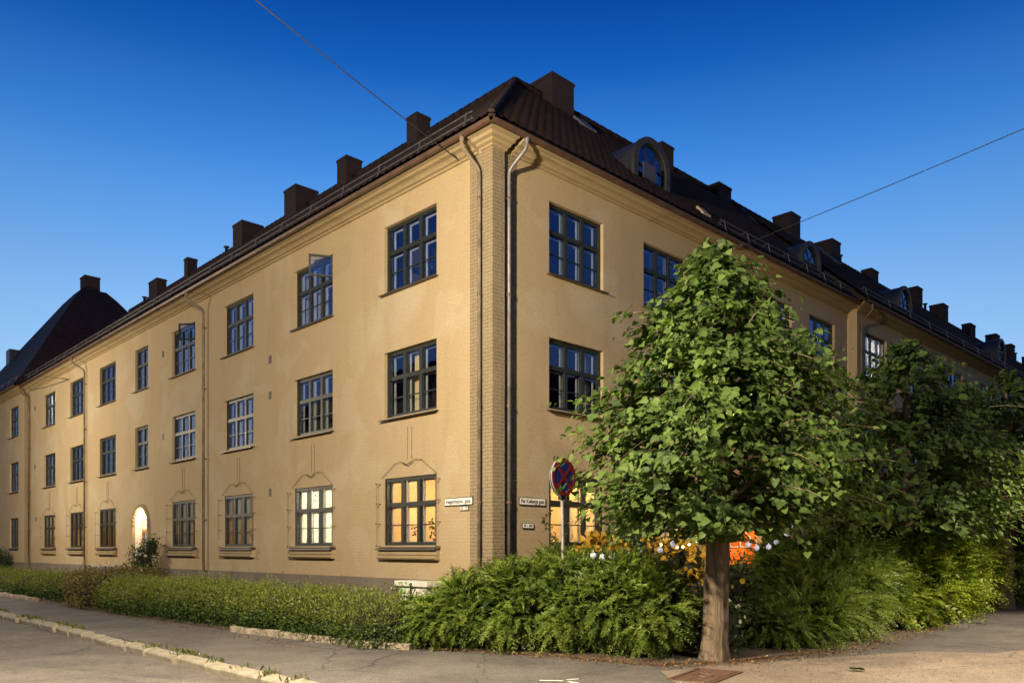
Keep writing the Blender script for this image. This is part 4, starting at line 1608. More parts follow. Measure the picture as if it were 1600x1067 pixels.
for i, u in enumerate(us):
    for j, (a, b) in enumerate(ROWS):
        lit = None
        kw = dict(room=M_ROOM_D)
        if i == 0 and j == 2:
            kw = dict(room=M_ROOM_W, lit=((0.6, 1.2, 1.7), 80, NEUT))
        if i in (3, 6, 8) and j == 0:
            kw = dict(room=M_ROOM_Y, lit=((1.0, 1.2, 0.9), 22, WARM))
        add_window(rw, 'R', 0.0, u, a, 1.86, b - a, **(kw if i < 10 else dict(simple_=True)))
pit2 = (Z_RIDGE - Z_EAVE - .06) / (RIDGE_Y - EV)
me = pantiles('R', EV, -0.5, RL - RB + .4, ridge_in=RIDGE_Y - EV - RY - 0.0, pitch=pit2 * 0.95)
rt = link('roof_tiles', me, M_TILE, rw)
rt['kind'] = 'stuff'
m = MB()
ryl = RIDGE_Y - RY
m.quad((-0.5, EV, Z_EAVE), (RL - RB, EV, Z_EAVE), (RL - RB, ryl, zr - .1), (-0.5, ryl, zr - .1))
m.quad((-0.5, ryl, zr - .1), (RL - RB, ryl, zr - .1), (RL - RB, 10, 10.2), (-0.5, 10, 10.2))
m.poly([(-0.48, EV, Z_EAVE), (-0.48, ryl, zr - .05), (-0.48, 10, 10.2)], (0.03, 0, 0))
rr_ = m.build('roof', M_TILE, rw)
cap_line((-0.4, ryl, zr + 0.03), (RL - RB, ryl, zr + 0.03), rr_)
snow_guard(rw, 'R', 0.0, -0.3, RL - RB, 2.0)
for (w, cx0, ln, zt) in [(0.85, 20.78, 0.8, 15.85), (0.85, 24.64, 0.86, 15.75), (0.5, 29.39, 0.86, 15.6), (0.6, 35.39, 0.76, 16.05), (0.75, 39.17, 0.86, 15.9), (0.5, 44.42, 1.0, 15.8), (0.65, 49.41, 0.85, 16.05), (0.5, 53.2, 0.9, 16.05), (0.6, 58.0, 0.9, 16.0)]:
    chimney(rw, cx0 - RB, cx0 - RB + ln, RIDGE_Y - RY - w / 2, RIDGE_Y - RY + w / 2, zt)
roof_vent(rw, 26.4 - RB, ryl, 15.1, 0.35)
roof_vent(rw, 37.4 - RB, ryl, 15.1, 0.4)
roof_vent(rw, 55.2 - RB, ryl, 15.1, 0.6)
for (a, b, c, d) in [(22.9, 24.3, 11.05, 12.47), (36.2, 37.55, 11.3, 12.7), (47.5, 48.9, 11.1, 12.5)]:
    dormer(rw, a - RB, b - RB, c - 0.1, d, 0.85)
roof_hatch(rw, 23.6 - RB - 2.2, 2.6, 0.25, 1.0, M_LEAD)
downpipe(rw, 'R', 0.0, 0.12, M_PIPEB, s=-0.1)

# ================================================================ houses across the streets (seen only mirrored in the panes)


def opposite(name, label, x0, x1, y0, y1, faces, h=9.6, rise=3.2):
    b_ = tag(empty(name, ((x0 + x1) / 2, (y0 + y1) / 2, 0)), label, 'building')
    cx, cy = (x0 + x1) / 2, (y0 + y1) / 2
    hx, hy = (x1 - x0) / 2, (y1 - y0) / 2
    MB().box(-hx, hx, -hy, hy, -0.12, h).build('wall', M_OPP, b_)
    m = MB()
    i = min(hx, hy)
    rx, ry = max(hx - i, 0.01), max(hy - i, 0.01)
    m.add([(-hx - .5, -hy - .5, h), (hx + .5, -hy - .5, h), (hx + .5, hy + .5, h), (-hx - .5, hy + .5, h), (-rx, -ry, h + rise), (rx, -ry, h + rise), (rx, ry, h + rise), (-rx, ry, h + rise)], [(0, 1, 5, 4), (1, 2, 6, 5), (2, 3, 7, 6), (3, 0, 4, 7), (4, 5, 6, 7), (3, 2, 1, 0)])
    m.build('roof', M_TILE, b_)
    wm = MB()
    for (a, b, c, d) in ((0, 0.08, 0, 1.5), (1.3, 1.38, 0, 1.5), (0.08, 1.3, 0, .08), (0.08, 1.3, 1.42, 1.5), (0.65, 0.73, .08, 1.42), (0.08, 0.65, .9, .97), (.73, 1.3, .9, .97)):
        wm.box(a, b, -0.05, 0.03, c, d)
    wme = wm.mesh('window')
    pme = MB().box(0.08, 1.3, -0.012, -0.006, .08, 1.42).mesh('pane')
    for f_ in faces:
        ln = (y1 - y0) if f_ in '+x-x' and f_[1] == 'x' else (x1 - x0)
        nn = int(ln / 4)
        for k in range(nn):
            for z in (1.8, 4.8, 7.4):
                u = -ln / 2 + (k + .5) * ln / nn
                if f_ == '+x':
                    loc, rz = (hx + .01, u - .7, z), math.pi / 2
                elif f_ == '+y':
                    loc, rz = (u + .7, hy + .01, z), math.pi
                else:
                    loc, rz = (u - .7, -hy - .01, z), 0
                w_ = link('window', wme, M_WHITE, b_, loc, rz)
                link('pane', pme, M_ROOM_D, w_)
    return b_


opposite('opposite_building', 'plain house across the left-hand street, seen only in window reflections', -29.0, -19.0, 6.0, 46.0, ['+x'], h=11.0, rise=4.0)
opposite('opposite_building', 'plain house across the right-hand street, seen only in window reflections', 1.0, 62.0, -33.0, -23.0, ['+y'], h=11.0, rise=3.5)
opposite('opposite_building', 'plain corner house behind the photographer, seen only in window reflections', -33.0, -21.0, -36.0, -24.0, ['+x', '+y'])

# ================================================================ trellis wires round the ground floor windows
for idx, (u, lab) in enumerate([(1.84, 'thin trellis wire round the orange-lit window nearest the corner'), (6.15, 'thin trellis wire round the brightest ground floor window'), (10.6, 'thin trellis wire round the dim ground floor window right of the downpipe'), (14.83, 'thin trellis wire round the dark ground floor window right of the arched door'), (22.68, 'thin trellis wire round the brown-blind window left of the arched door'), (26.84, 'thin trellis wire round the window left of the second downpipe'), (31.25, 'thin trellis wire round the last lit ground floor window')]):
    m = MB()
    z0, z1 = ROWS[0]
    a, b, c = u - 0.14, u + WW + 0.14, u + WW / 2
    for e in (a, b):
        for z in (z0 - 0.02, z0 + 0.52, z0 + 1.0, z1 - 0.12):
            m.tube([(0.0, e, z), (-0.14, e, z)], 0.010, 5)
            m.tube([(-0.13, e, z), (-0.15, e, z)], 0.020, 6)
        m.tube([(-0.13, e, z0 - 0.02), (-0.13, e, z1 - 0.1)], 0.005, 4)
    m.tube([(-0.05, a + 0.1, z1 + 0.02), (-0.05, c - 0.5, z1 + 0.36), (-0.05, c - 0.25, z1 + 0.38), (-0.06, c, z1 + 0.27), (-0.05, c + 0.25, z1 + 0.36), (-0.05, c + 0.5, z1 + 0.33), (-0.05, b - 0.1, z1 + 0.02)], 0.007, 5)
    m.tube([(-0.06, c - 0.2, z1 + 0.35), (-0.07, c, z1 + 0.27), (-0.06, c + 0.2, z1 + 0.33)], 0.014, 5)
    for dy in (-0.1, 0.06):
        m.tube([(-0.01, c + dy, z1 + 0.4), (-0.01, c + dy, z1 + 1.15)], 0.006, 4)
    tag(m.build('trellis_wire', M_TREL), lab, 'trellis', 'trellis wires on the left facade')

# ================================================================ street name plates


def text_mesh(txt, size, mat, parent, loc, rz, fit=None, name='lettering'):
    cu = bpy.data.curves.new('txt', 'FONT')
    cu.body = txt
    cu.size = size
    cu.align_x = 'CENTER'
    cu.align_y = 'CENTER'
    cu.extrude = 0.0015
    cu.offset = 0.0012
    tmp = bpy.data.objects.new('txt', cu)
    COL.objects.link(tmp)
    bpy.context.view_layer.update()
    dg = bpy.context.evaluated_depsgraph_get()
    me = bpy.data.meshes.new_from_object(tmp.evaluated_get(dg))
    COL.objects.unlink(tmp)
    bpy.data.objects.remove(tmp)
    xs = [v.co.x for v in me.vertices]
    k = (fit / (max(xs) - min(xs))) if fit else 1.0
    for v in me.vertices:
        v.co = (v.co.x * k, -v.co.z, v.co.y)
    me.materials.clear()
    return link(name, me, mat, parent, loc, rz)


def plate(name, label, loc, rz, w, h, txt, size, fit):
    m = MB()
    m.box(-w / 2, w / 2, 0.0, 0.018, -h / 2, h / 2)
    o = m.build(name, M_BLACK, None, loc, rz, bevel=0.004)
    tag(o, label, 'sign', 'street name and number plates at the corner')
    MB().box(-w / 2 + 0.014, w / 2 - 0.014, -0.004, 0.0, -h / 2 + 0.014, h / 2 - 0.014).build('enamel_face', M_SIGNW, o)
    text_mesh(txt, size, M_BLACK, o, (0, -0.0065, 0.0), 0, fit)
    return o


plate('street_name_sign', 'white Hegermanns gate street sign left of the corner pipe', (-0.035, 1.055, 2.675), -math.pi / 2, 0.93, 0.17, 'Hegermanns  gate', 0.12, 0.80)
plate('house_number_sign', 'tiny white number plate under the Hegermanns gate sign', (-0.035, 0.86, 2.525), -math.pi / 2, 0.28, 0.10, '15 - 19', 0.075, 0.2)
plate('street_name_sign', 'white Per Kvibergs gate street sign right of the corner', (1.13, -0.035, 2.675), 0, 0.80, 0.165, 'Per Kvibergs gate', 0.12, 0.70)
plate('house_number_sign', 'small white number plate below the Per Kvibergs gate sign, behind a twig', (0.99, -0.035, 2.155), 0, 0.34, 0.12, '8 - 20', 0.085, 0.24)

# ================================================================ no-stopping sign on its post
sg = tag(empty('no_stopping_sign', (-1.62, -3.44, 0)), 'round red and blue no-stopping sign on a slightly bent grey post', 'sign')
MB().tube([(0, 0, 0.0), (0.0, 0, 1.2), (-0.02, 0.012, 2.45), (-0.03, 0.015, 3.05)], 0.028, 12).build('post', M_POST, sg, smooth=True)
FACE = R(46.04 + 180 + 50)      # the disc looks towards the left-hand street


def disc(r, y0, y1, n=40, r2=None):
    m = MB()
    a = [(r * math.cos(2 * math.pi * k / n), y0, r * math.sin(2 * math.pi * k / n)) for k in range(n)]
    if r2 is None:
        m.poly(a, (0, y1 - y0, 0))
    else:
        i_ = [(r2 * math.cos(2 * math.pi * k / n), y0, r2 * math.sin(2 * math.pi * k / n)) for k in range(n)]
        vs = a + i_ + [(x, y1, z) for x, y, z in a] + [(x, y1, z) for x, y, z in i_]
        fs = []
        for k in range(n):
            j = (k + 1) % n
            fs += [(k, j, n + j, n + k), (2 * n + k, 3 * n + k, 3 * n + j, 2 * n + j), (k, 2 * n + k, 2 * n + j, j), (n + k, n + j, 3 * n + j, 3 * n + k)]
        m.add(vs, fs)
    return m


SGZ = R(3.5)
hd = empty('sign_head', (-0.03, 0.015, 2.81), SGZ, sg)
disc(0.30, -0.055, -0.047).build('blue_disc', M_SBLUE, hd)
disc(0.30, -0.058, -0.0555, r2=0.235).build('red_ring', M_SRED, hd)
cm = MB()
for a in (45, -45):
    c_, s_ = math.cos(R(a)), math.sin(R(a))
    L_, w_ = 0.236, 0.026
    yo = -0.0575 - (0.0006 if a > 0 else 0)
    cm.poly([(c_ * L_ - s_ * w_, yo, s_ * L_ + c_ * w_), (-c_ * L_ - s_ * w_, yo, -s_ * L_ + c_ * w_), (-c_ * L_ + s_ * w_, yo, -s_ * L_ - c_ * w_), (c_ * L_ + s_ * w_, yo, s_ * L_ - c_ * w_)], (0, 0.0018, 0))
cm.build('red_cross', M_SRED, hd)
disc(0.305, -0.047, -0.035).build('rim', M_SGREY, hd)
disc(0.305, -0.012, -0.004).build('back_plate', M_SGREY, hd).location.z = -0.022
MB().box(-0.05, 0.05, -0.036, 0.036, -0.36, -0.26).build('clamp', M_BLACK, hd)

# ================================================================ span wires, hanging street lamps and one added fill lamp


def catenary(a, b, sag, n=24):
    a, b = Vector(a), Vector(b)
    return [a.lerp(b, k / n) - Vector((0, 0, sag * 4 * (k / n) * (1 - k / n))) for k in range(n + 1)]


def span(label, a, b, sag, r=0.010):
    m = MB().tube(catenary(a, b, sag), r, 5)
    A = Vector(a)
    m.tube([A, A + Vector((0.0, 0, 0.0)) + (Vector(b) - A).normalized() * 0.30], 0.020, 6)
    return tag(m.build('span_wire', M_WIRE, smooth=True), label, 'wire')


def street_lamp(label, p, power, top, cutoff=None):
    g = tag(empty('hanging_street_lamp', p), label, 'street lamp', 'street lamps hung over the road')
    MB().tube([(0, 0, 0.16), (0, 0, top)], 0.012, 6).build('hanger', M_RAIL, g)
    MB().lathe([(0.0, 0.20), (0.05, 0.20), (0.09, 0.12), (0.22, 0.06), (0.24, 0.03), (0.225, 0.03), (0.10, 0.10), (0.0, 0.11)], (0, 0, 0), 20).build('shade', M_SGREY, g, smooth=True)
    MB().lathe([(0.0, 0.09), (0.05, 0.08), (0.085, 0.0), (0.06, -0.06), (0.0, -0.085)], (0, 0, 0), 14).build('globe', M_LAMP, g, smooth=True)
    l = bpy.data.lights.new('street_light', 'SPOT' if cutoff else 'POINT')
    if cutoff:                       # spot cone trims the beam; the modelled shade stays the same
        l.spot_size = R(cutoff)
        l.spot_blend = 0.22
    l.energy = power
    l.color = LAMP_COL
    l.shadow_soft_size = 0.24
    o = bpy.data.objects.new('street_light', l)
    COL.objects.link(o)
    o.location = (0, 0, -0.26)
    o.parent = g
    return g


span('span wire from the left facade near the corner up over the road', (-0.06, 1.01, 9.96), (-19.0, -5.6, 10.4), 0.35)
span('span wire from behind the tree top across the right-hand street', (8.79, -0.35, 10.0), (5.2, -22.6, 11.2), 0.25)
span('thin cable on the far left facade by the second downpipe', (-0.05, 35.6, 9.95), (-0.06, 28.9, 9.50), 0.05, 0.014)
street_lamp('added fill lamp hung over the crossing, behind the photographer', (-3.4, -15.66, 8.0), 320, 1.7, cutoff=170)  # unseen lamp added to brighten the yews, pavement and right facade
street_lamp('street lamp with a trimmed spot beam over the right-hand street, right of the view', (6.7, -13.3, 8.3), 900, 2.2, cutoff=105)  # beam trimmed so low shrubs brighten and tree crowns stay dark
span('span wire over the left-hand street far away', (-0.06, 28.9, 9.50), (-18.9, 25.5, 9.6), 0.3)
span('added span wire high over the crossing, out of view, to hang lamps from', (-18.95, 9.0, 10.0), (1.2, -22.95, 10.0), 0.35)  # unseen wire added so the crossing lamps have something to hang from
street_lamp('street lamp hung over the crossing, left of the view', (-10.2, -4.86, 7.6), 1130, 2.05)
street_lamp('street lamp hung over the left-hand street, far left of the view', (-9.2, 27.2, 7.6), 470, 1.6)

# ================================================================ planting
CP = np.array(CAM_POS)


def lumps(specs, N, power=0.75, seed=1, keep_back=0.45, zmin=0.06, inside=0.93):
    """points and outward normals on the outer skin of a union of rounded boxes (cx,cy,cz,rx,ry,rz)"""
    g = np.random.default_rng(seed)
    S = np.array(specs, float)
    area = S[:, 3] * S[:, 4] + S[:, 4] * S[:, 5] + S[:, 3] * S[:, 5]
    idx = g.choice(len(S), N * 3, p=area / area.sum())
    d = unit(g.normal(0, 1, (N * 3, 3)))
    e = np.sign(d) * np.abs(d) ** power
    p = S[idx, :3] + e * S[idx, 3:]
    nrm = unit(d / S[idx, 3:])
    ok = p[:, 2] > zmin
    for q in S:
        rel = np.abs((p - q[:3]) / q[3:]) ** (1 / power)
        ok &= ~((rel ** 2).sum(1) < inside ** 2)
    back = ((CP - p) * nrm).sum(1) < 0
    ok &= ~back | (g.random(len(p)) < keep_back)
    p, nrm = p[ok][:N], nrm[ok][:N]
    return p, nrm, g


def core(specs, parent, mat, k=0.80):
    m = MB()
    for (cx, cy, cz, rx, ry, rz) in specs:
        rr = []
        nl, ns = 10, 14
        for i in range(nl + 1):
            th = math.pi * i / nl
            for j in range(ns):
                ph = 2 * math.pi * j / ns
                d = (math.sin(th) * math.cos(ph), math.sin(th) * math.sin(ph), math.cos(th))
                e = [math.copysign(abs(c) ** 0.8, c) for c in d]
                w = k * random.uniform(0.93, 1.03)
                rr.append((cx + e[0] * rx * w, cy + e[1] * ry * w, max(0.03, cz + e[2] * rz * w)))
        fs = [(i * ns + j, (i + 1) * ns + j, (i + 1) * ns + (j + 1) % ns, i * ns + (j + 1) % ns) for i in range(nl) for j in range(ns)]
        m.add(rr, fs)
    o = m.build('shade_core', mat, parent)
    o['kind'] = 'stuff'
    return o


M_CORE = simple('dark_core_shade', (0.016, 0.019, 0.008), rough=1.0, vary=0.4, scale=8)  # near-black lumps stand in for the shade inside the bushes


def small_leaf_bush(name, label, cat, specs, N, size, mat, seed, power=0.75, group=None, up=0.5, rough=0.10, tmpl=T_OVAL, top_tint=0.0, droop=0.0):
    b0 = specs[len(specs) // 2]
    root = tag(empty(name, (b0[0], b0[1], 0)), label, cat, group)
    off = np.array([b0[0], b0[1], 0])
    sp = [(a - b0[0], b - b0[1], c, d, e, f_) for (a, b, c, d, e, f_) in specs]
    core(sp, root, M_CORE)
    p, nr, g = lumps(specs, N, power, seed)
    p = p - off
    n_ = len(p)
    # clumpy surface: push in and out by low-frequency noise
    ph = np.sin(p[:, 0] * 9 + 1.3 * np.sin(p[:, 2] * 11)) * np.sin(p[:, 1] * 8 + 2) + 0.6 * np.sin(p[:, 1] * 17 + p[:, 2] * 13)
    p = p + nr * (ph[:, None] * rough * 0.5 + g.normal(0, rough * 0.55, (n_, 1)))
    p[:, 2] = np.maximum(p[:, 2], 0.04)
    tip = nr * 0.6 + np.array([0, 0, up]) + g.normal(0, 0.55, (n_, 3)) - np.array([0, 0, droop])
    nm = nr * 0.7 + np.array([0, 0, 0.5]) + g.normal(0, 0.5, (n_, 3))
    # leaf tint runs yellower on upward faces and bulges, greener elsewhere
    t = np.clip(0.45 - top_tint * 0.5 + top_tint * np.clip(nr[:, 2] * 2, -1, 1) + 0.20 * ph / 1.6 + g.normal(0, 0.22, n_), 0, 1)
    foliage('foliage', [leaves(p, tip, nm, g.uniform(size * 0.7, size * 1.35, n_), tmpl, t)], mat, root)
    return root


def frond_bush(name, label, cat, specs, N, mat, seed, length=0.34, per=11, nsize=0.078, group=None, power=0.9, out=0.75, up=0.35, tmpl=None):
    """sprays of needles: each spray is a drooping axis feathered on both sides"""
    b0 = specs[len(specs) // 2]
    root = tag(empty(name, (b0[0], b0[1], 0)), label, cat, group)
    off = np.array([b0[0], b0[1], 0])
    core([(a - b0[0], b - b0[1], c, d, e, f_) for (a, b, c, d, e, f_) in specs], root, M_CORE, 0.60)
    p, nr, g = lumps(specs, N, power, seed)
    p = p - off
    n_ = len(p)
    ph = np.sin(p[:, 0] * 4.3 + 1.3 * np.sin(p[:, 2] * 5)) * np.sin(p[:, 1] * 4.1 + 2) + 0.6 * np.sin(p[:, 1] * 9 + p[:, 2] * 7)
    p = p + nr * (ph[:, None] * 0.07 - 0.14 - 0.16 * g.random((n_, 1)) ** 2)
    d = unit(nr * out + np.array([0, 0, up]) + g.normal(0, 0.42, (n_, 3)))
    ln = length * g.uniform(0.55, 1.35, n_) * (1 + 0.35 * np.clip(ph, -1, 1))
    nm = unit(np.array([0, 0, 0.9]) + nr * 0.35 + g.normal(0, 0.35, (n_, 3)))
    sd = unit(np.cross(d, nm))
    tint0 = np.clip(0.42 + 0.22 * ph / 1.6 + g.normal(0, 0.20, n_), 0, 1)
    P_, T_, N_, S_, TT = [], [], [], [], []
    for k in range(per):
        s = 0.08 + 0.92 * k / (per - 1)
        base = p + d * (ln * s)[:, None] - np.array([0, 0, 1]) * (0.35 * ln * s * s)[:, None]
        dd = unit(d - np.array([0, 0, 1]) * (0.6 * s))
        wid = 1.25 - 0.75 * s
        for sg_ in (-1, 1):
            P_.append(base)
            T_.append(dd * 0.75 + sg_ * sd * 0.75 + g.normal(0, 0.16, (n_, 3)))
            N_.append(nm + g.normal(0, 0.25, (n_, 3)))
            S_.append(nsize * wid * g.uniform(0.75, 1.3, n_))
            TT.append(np.clip(tint0 + 0.22 * (s - 0.4) + g.normal(0, 0.07, n_), 0, 1))
    foliage('foliage', [leaves(np.concatenate(P_), np.concatenate(T_), np.concatenate(N_), np.concatenate(S_), tmpl or T_NEEDLE, np.concatenate(TT))], mat, root)
    return root


def run(y0, y1, x, rx, cz, rz, step, ry, jit=0.06, xslope=0.0):
    out = []
    y = y0
    while y <= y1:
        out.append((x + xslope * (y - y0) + random.uniform(-jit, jit), y, cz + random.uniform(-jit, jit) * 0.9, rx * random.uniform(.90, 1.08), ry, rz * random.uniform(.90, 1.10)))
        y += step
    return out


# low clipped hedges along the left pavement
small_leaf_bush('hedge', 'long low clipped hedge along the pavement below the lit windows', 'hedge', run(-0.6, 8.6, -3.0, 0.78, 0.44, 0.40, 0.75, 0.75, xslope=-0.045), 52000, 0.044, M_HEDGE, 21, power=0.88, top_tint=0.3, rough=0.17, group='low hedges along the left pavement')
small_leaf_bush('hedge', 'rounded yellow-green hedge mound between long hedge and reddish shrub', 'hedge', [(-3.55, 9.4, 0.38, 0.80, 0.9, 0.42), (-3.5, 10.4, 0.40, 0.78, 0.9, 0.44), (-3.3, 11.2, 0.36, 0.7, 0.8, 0.42)], 13000, 0.046, M_HEDGE, 22, power=0.95, top_tint=0.3, rough=0.15, group='low hedges along the left pavement')
small_leaf_bush('shrub', 'reddish-brown leafy shrub between two green hedge stretches', 'shrub', [(-3.75, 12.6, 0.40, 0.65, 1.0, 0.45), (-3.3, 13.5, 0.52, 0.85, 1.0, 0.48), (-2.7, 12.4, 0.55, 0.8, 0.9, 0.48)], 8500, 0.065, M_RUST, 23, rough=0.16)
small_leaf_bush('hedge', 'low green hedge running to the left picture edge', 'hedge', run(14.8, 34.0, -3.35, 0.80, 0.40, 0.38, 0.95, 0.85), 30000, 0.056, M_HEDGE, 24, power=0.9, top_tint=0.3, rough=0.16, group='low hedges along the left pavement')
small_leaf_bush('shrub', 'dark round shrub against the far left wall', 'shrub', [(-1.1, 38.6, 0.8, 0.7, 0.9, 0.85)], 2200, 0.09, M_DARKLEAF, 25, rough=0.15)
# big feathery yews at the corner
YEW1 = [(-2.55, -1.4, 0.45, 0.70, 0.8, 0.50), (-2.2, -2.0, 0.62, 0.75, 0.85, 0.60), (-1.75, -2.7, 0.78, 0.85, 0.85, 0.72), (-1.35, -3.4, 0.80, 0.85, 0.85, 0.75), (-1.2, -4.2, 0.80, 0.75, 0.85, 0.72), (-1.05, -4.8, 0.72, 0.62, 0.62, 0.68), (-0.6, -2.6, 0.95, 0.9, 0.9, 0.70), (-0.2, -3.6, 0.92, 0.9, 0.9, 0.66), (-1.3, -1.3, 0.75, 0.8, 0.7, 0.6)]
frond_bush('yew_shrub', 'big feathery dark green yew in front of the house corner, left of the trunk', 'shrub', YEW1, 6000, M_YEW, 31, group='yews at the corner')
YEW2 = [(1.45, -5.5, 0.36, 0.62, 0.62, 0.36), (2.3, -5.6, 0.46, 0.80, 0.75, 0.46), (3.2, -5.5, 0.62, 0.90, 0.85, 0.60), (4.1, -5.3, 0.82, 0.95, 0.9, 0.80), (5.2, -5.1, 0.95, 1.0, 0.95, 0.95), (3.9, -4.5, 0.70, 0.8, 0.7, 0.6), (4.8, -4.2, 1.0, 1.0, 0.9, 0.88)]
frond_bush('yew_shrub', 'wide spreading olive-green yew right of the tree trunk', 'shrub', YEW2, 5200, M_YEW, 32, length=0.42, per=13, group='yews at the corner')
# sunny green shrub at the right edge
BR = [(6.3, -5.45, 0.55, 0.9, 0.75, 0.6), (7.4, -5.4, 1.0, 1.1, 0.9, 1.0), (8.8, -5.3, 1.15, 1.2, 1.0, 1.15), (10.4, -5.2, 1.15, 1.3, 1.0, 1.15), (12.2, -5.0, 1.1, 1.4, 1.0, 1.1), (7.6, -4.6, 1.25, 1.0, 0.9, 1.05)]
frond_bush('leafy_shrub', 'bright yellow-green leafy shrub at the right picture edge', 'shrub', BR, 3600, M_BRIGHT, 33, length=0.42, per=7, nsize=0.13, up=0.6, tmpl=T_OVAL)
frond_bush('leafy_shrub', 'dull green hedge shrub behind the bright one, under the far trees', 'shrub', [(15 + 1.8 * k, -4.9, 1.0, 1.3, 1.0, 1.0) for k in range(9)], 2600, M_YEW, 34, length=0.42, per=7, nsize=0.12, up=0.5, tmpl=T_OVAL)


# ---------------------------------------------------------------- lime trees
ENV = [(2.02, 0.5), (2.2, 1.4), (2.55, 1.92), (2.95, 2.05), (3.6, 1.78), (4.45, 1.45), (5.2, 1.0), (5.65, 0.62), (6.0, 0.26), (6.2, 0.04)]


def env_r(z):
    return np.interp(z, [e[0] for e in ENV], [e[1] for e in ENV])


def lime_tree(label, loc, seed, twigs=620, per=15, lsize=0.115, scale=1.0, wide=1.0, singles=0, lean=0.0, group='lime trees along the right-hand street'):
    g = np.random.default_rng(seed)
    root = tag(empty('lime_tree', loc), label, 'tree', group)
    root.scale = (scale, scale, scale)
    rnd = random.Random(seed)
    # trunk with flared root and knots
    m = MB()
    prof = [(0.0, 0.205), (0.10, 0.195), (0.3, 0.186), (0.7, 0.178), (1.3, 0.17), (1.9, 0.17), (2.4, 0.175), (3.2, 0.13), (4.4, 0.08), (5.4, 0.04), (6.0, 0.015)]
    nseg = 18
    vs = []
    zs = np.linspace(-0.03, 5.9, 46)
    for z in zs:
        r0 = float(np.interp(z, [a for a, b in prof], [b for a, b in prof]))
        for k in range(nseg):
            a = 2 * math.pi * k / nseg
            flute = 1 + 0.07 * math.sin(5 * a + z * 1.1 + seed) + 0.05 * math.sin(9 * a - z * 2.3) + rnd.uniform(-.02, .02)
            if z < 0.35:
                flute += 0.30 * (0.35 - z) * (1 + math.sin(4 * a + seed))
            vs.append((r0 * flute * math.cos(a) + 0.03 * math.sin(z * 1.1 + seed), r0 * flute * math.sin(a) + 0.03 * math.cos(z * 0.9), z))
    fs = [(i * nseg + k, i * nseg + (k + 1) % nseg, (i + 1) * nseg + (k + 1) % nseg, (i + 1) * nseg + k) for i in range(len(zs) - 1) for k in range(nseg)]
    m.add(vs, fs)
    m.build('trunk', M_BARK, root, smooth=True)
    # limbs
    nl = 17
    limbs = []
    for k in range(nl):
        z0 = 1.95 + 3.1 * (k / nl) ** 1.15
        a = k * 2.399 + rnd.uniform(-.3, .3)
        zt = min(z0 + rnd.uniform(0.35, 0.9), 5.9)
        r = float(env_r(zt)) * rnd.uniform(0.72, 0.9) * wide
        A = Vector((0, 0, z0))
        B = Vector((math.cos(a) * r, math.sin(a) * r, zt))
        M = A.lerp(B, 0.5) + Vector((0, 0, rnd.uniform(0.05, 0.25)))
        limbs.append((A, M, B))
        lm = MB().tube([A, A.lerp(M, .5), M, M.lerp(B, .5), B], [0.06, 0.05, 0.035, 0.022, 0.010], 7)
        lm.build('limb', M_BARK, root, smooth=True)
    # twigs: spread over the crown's volume, denser outside
    z = g.uniform(2.02, 6.2, twigs * 4)
    w = env_r(z)
    keep = g.random(len(z)) < (w / w.max()) ** 1.1 + 0.05
    z = z[keep]
    a = g.uniform(0, 2 * math.pi, len(z))
    gap = np.sin(4 * a + 2.3 * z + seed) * np.sin(2.9 * z - 3 * a + 1.7 * seed) < -0.62     # openings between the boughs
    z, a = z[~gap][:twigs], a[~gap][:twigs]
    nT = len(z)
    lob = 1 + 0.12 * np.sin(3 * a + z * 1.7 + seed) + 0.13 * np.sin(5 * a - z * 3.1 + 1) + g.normal(0, 0.11, nT)
    for q in range(34):                      # single boughs reaching out or falling short
        da = np.abs((a - g.uniform(0, 2 * math.pi) + math.pi) % (2 * math.pi) - math.pi)
        lob = lob + g.uniform(-0.26, 0.30) * np.exp(-(da / 0.30) ** 2 - ((z - g.uniform(2.1, 5.8)) / 0.26) ** 2)
    stray = g.random(nT) < 0.06
    lob = lob + stray * g.uniform(0.05, 0.30, nT)
    r1 = env_r(z) * lob * wide
    r0 = r1 * g.uniform(0.05, 0.70, nT)
    outd = np.stack([np.cos(a), np.sin(a), np.zeros(nT)], 1)
    rise = g.uniform(-0.05, 0.35, nT)
    st = outd * r0[:, None] + np.stack([lean * z, 0 * z, z - rise], 1)
    en = outd * r1[:, None] + np.stack([lean * z + g.normal(0, .12, nT), g.normal(0, .12, nT), z + g.normal(0, 0.08, nT)], 1)
    tw = MB()
    P_, T_, N_, S_, TT = [], [], [], [], []
    dv = en - st
    tl = np.linalg.norm(dv, axis=1)
    dr = unit(dv)
    up = np.array([0, 0, 1.0])
    sd = unit(np.cross(dr, up))
    tone = np.clip(0.42 + 0.16 * np.sin(4 * a + 3 * z) + g.normal(0, 0.16, nT), 0, 1)
    for k in range(per):
        s = 0.12 + 0.92 * (k + g.uniform(0, 0.9, nT)) / per
        sgn = 1 if k % 2 else -1
        base = st + dv * s[:, None] - up * (0.30 * tl * s * s)[:, None] + g.normal(0, 0.055, (nT, 3))
        T_.append(dr * 0.55 + sgn * sd * g.uniform(0.3, 1.0, (nT, 1)) - up * g.uniform(0.15, 0.75, (nT, 1)) + g.normal(0, 0.25, (nT, 3)))
        N_.append(outd * 0.62 + up * 0.62 + sgn * sd * 0.15 + g.normal(0, 0.36, (nT, 3)))
        P_.append(base)
        S_.append(lsize * g.uniform(0.45, 1.32, nT) * (1 - 0.25 * (s > 0.9)))
        TT.append(np.clip(tone + 0.28 * (s > 0.8) + g.normal(0, 0.10, nT), 0, 1))
    for i in range(0, nT, 2):
        q = [Vector(st[i] + dv[i] * s - up * 0.30 * tl[i] * s * s) for s in (0, .35, .7, 1.0)]
        tw.tube(q, [0.012, 0.009, 0.006, 0.003], 4, caps=False)
